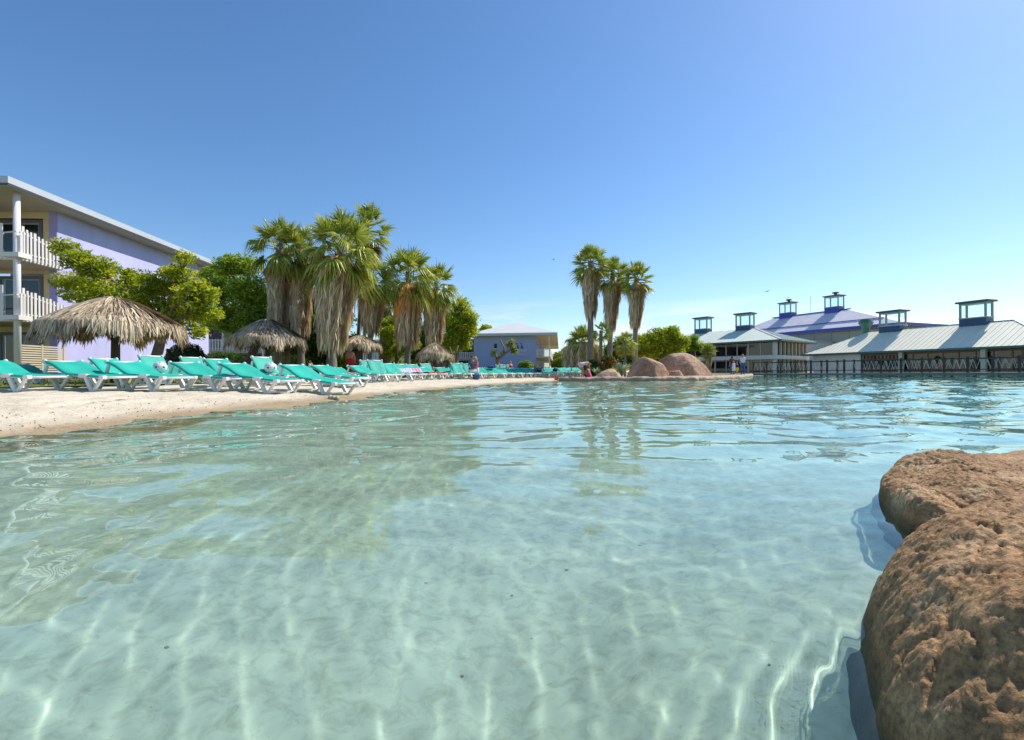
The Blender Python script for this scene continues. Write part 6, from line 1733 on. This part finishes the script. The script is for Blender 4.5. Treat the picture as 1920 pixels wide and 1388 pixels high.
# child in red on a lounger, sunbathers
q = on_lounger('upright lounger behind the child in a red swimsuit', .35, 0, 0)
person('child in a red swimsuit sitting up, seen from behind', Vector((q.x, q.y, gz(q.x, q.y) + .12)), R(60), 1.35, SIT, 'skin', 'hair_blond', .05, [('swimsuit', 'cloth_red', [('torso', -.15, .75)], .014)])
LIE = pose(hipl=(-.09, .0, .12), hipr=(.09, 0, .12), kneel=(-.12, .36, .34), kneer=(.12, .40, .16), ankl=(-.12, .62, .06), ankr=(.12, .80, .08), toel=(-.14, .72, .10), toer=(.14, .84, .2),
           shl=(-.18, -.46, .26), shr=(.18, -.46, .26), elbl=(-.27, -.25, .12), elbr=(.27, -.25, .12), wril=(-.22, -.02, .14), wrir=(.22, -.02, .14), neck=(0, -.53, .31), head=(0, -.62, .36), face=(0, .5, 1))
def lie(lab, lounger, skin, hair, clothes, x=.05):
    o = LO[lounger]; p = on_lounger(lounger, x, 0, .40)
    return person(lab, p, o.rotation_euler.z - R(90), 1.68, LIE, skin, hair, .05, clothes)
lie('sunbather in pale swimwear lying on the upright lounger by the pruned tree', 'upright lounger with a lying sunbather behind the row', 'skin_tan', 'hair_brown', [shorts('cloth_pale', .4)], .1)
lie('tanned sunbather lying on the lounger right of the round bush', 'lounger below the emblem end of the villa wall', 'skin_tan', 'hair_dark', [shorts('cloth_navy', .4)])
# bending woman and crouching girl
s = spot(1092, 29.9)
person('woman in pale patterned swimwear bending down beside the humped boulder', s, R(-70), 1.62,
       pose(hipl=(-.09, -.12, .90), hipr=(.09, -.12, .90), shl=(-.17, .36, .98), shr=(.17, .36, .98), elbl=(-.17, .44, .70), elbr=(.17, .44, .70), wril=(-.12, .50, .45), wrir=(.12, .50, .45), neck=(0, .44, .95), head=(0, .52, .88), face=(0, .5, -.9)), 'skin', 'hair_brown', .12,
       [('swimwear', 'cloth_pale', [('torso', -.12, .95), ('hipl', 'kneel', .09, .075, .35), ('hipr', 'kneer', .09, .075, .35)], .014)])
person('crouching girl in pink swim bottoms by the humped boulder', spot(1105, 29.5) + Vector((0, 0, .02)), R(60), 1.25,
       pose(hipl=(-.09, -.05, .18), hipr=(.09, -.05, .18), kneel=(-.14, .30, .46), kneer=(.14, .30, .46), ankl=(-.12, .12, .07), ankr=(.12, .12, .07), toel=(-.13, .27, .03), toer=(.13, .27, .03),
            shl=(-.17, .10, .66), shr=(.17, .10, .66), elbl=(-.2, .32, .5), elbr=(.2, .32, .5), wril=(-.14, .42, .3), wrir=(.14, .42, .3), neck=(0, .14, .74), head=(0, .2, .83)), 'skin_tan', 'hair_brown', .1,
       [('swim_bottoms', 'cloth_pink', [('torso', -.18, .25)], .02)])
# swimmer far out by the shore
sw = at(1043, 711.5, 29.5); b = MB(); b.tube([(0, 0, -.02), (0, 0, .2), (0, 0, .22)], [.1, .14, .15], 12); o = b.build('sand_bucket', 'toy_orange', None, True); o.location = (sw.x, sw.y, gz(sw.x, sw.y)); tag(o, 'small orange bucket left at the far waterline', 'bucket')
# family on the ledge before the pier
def fam(px, Z=38.5): return Vector((X_at(px, Z), Z, .23))
person('woman carrying a maroon backpack at the left of the family', fam(1373, 39.0), R(10), 1.52, pose(), 'skin', 'hair_brown', .1, [tank('cloth_white'), trousers('cloth_jeans'), ('backpack', 'cloth_maroon', [('torso', .35, .85)], .075)])
person('small girl in a white dress in front of the woman with the backpack', fam(1375.5, 38.2), R(15), 1.12, pose(), 'skin', 'hair_blond', .12, [('dress', 'cloth_white', [('torso', -.1, .95), ('skirt', .38)], .02)])
person('small boy in a navy shirt and yellow shorts', fam(1382, 38.4), R(-5), .98, pose(), 'skin', 'hair_blond', 0, [shirt('cloth_navy', .8), shorts('cloth_yellow', .8)])
person('woman in a white top and blue jeans at the right of the family', fam(1392.5, 39.2), R(170), 1.66, pose(kneel=(-.10, .08, .49), elbr=(.27, .0, 1.12), wrir=(.22, .15, .95)), 'skin', 'hair_blond', .22, [tank('cloth_white'), trousers('cloth_jeans')])
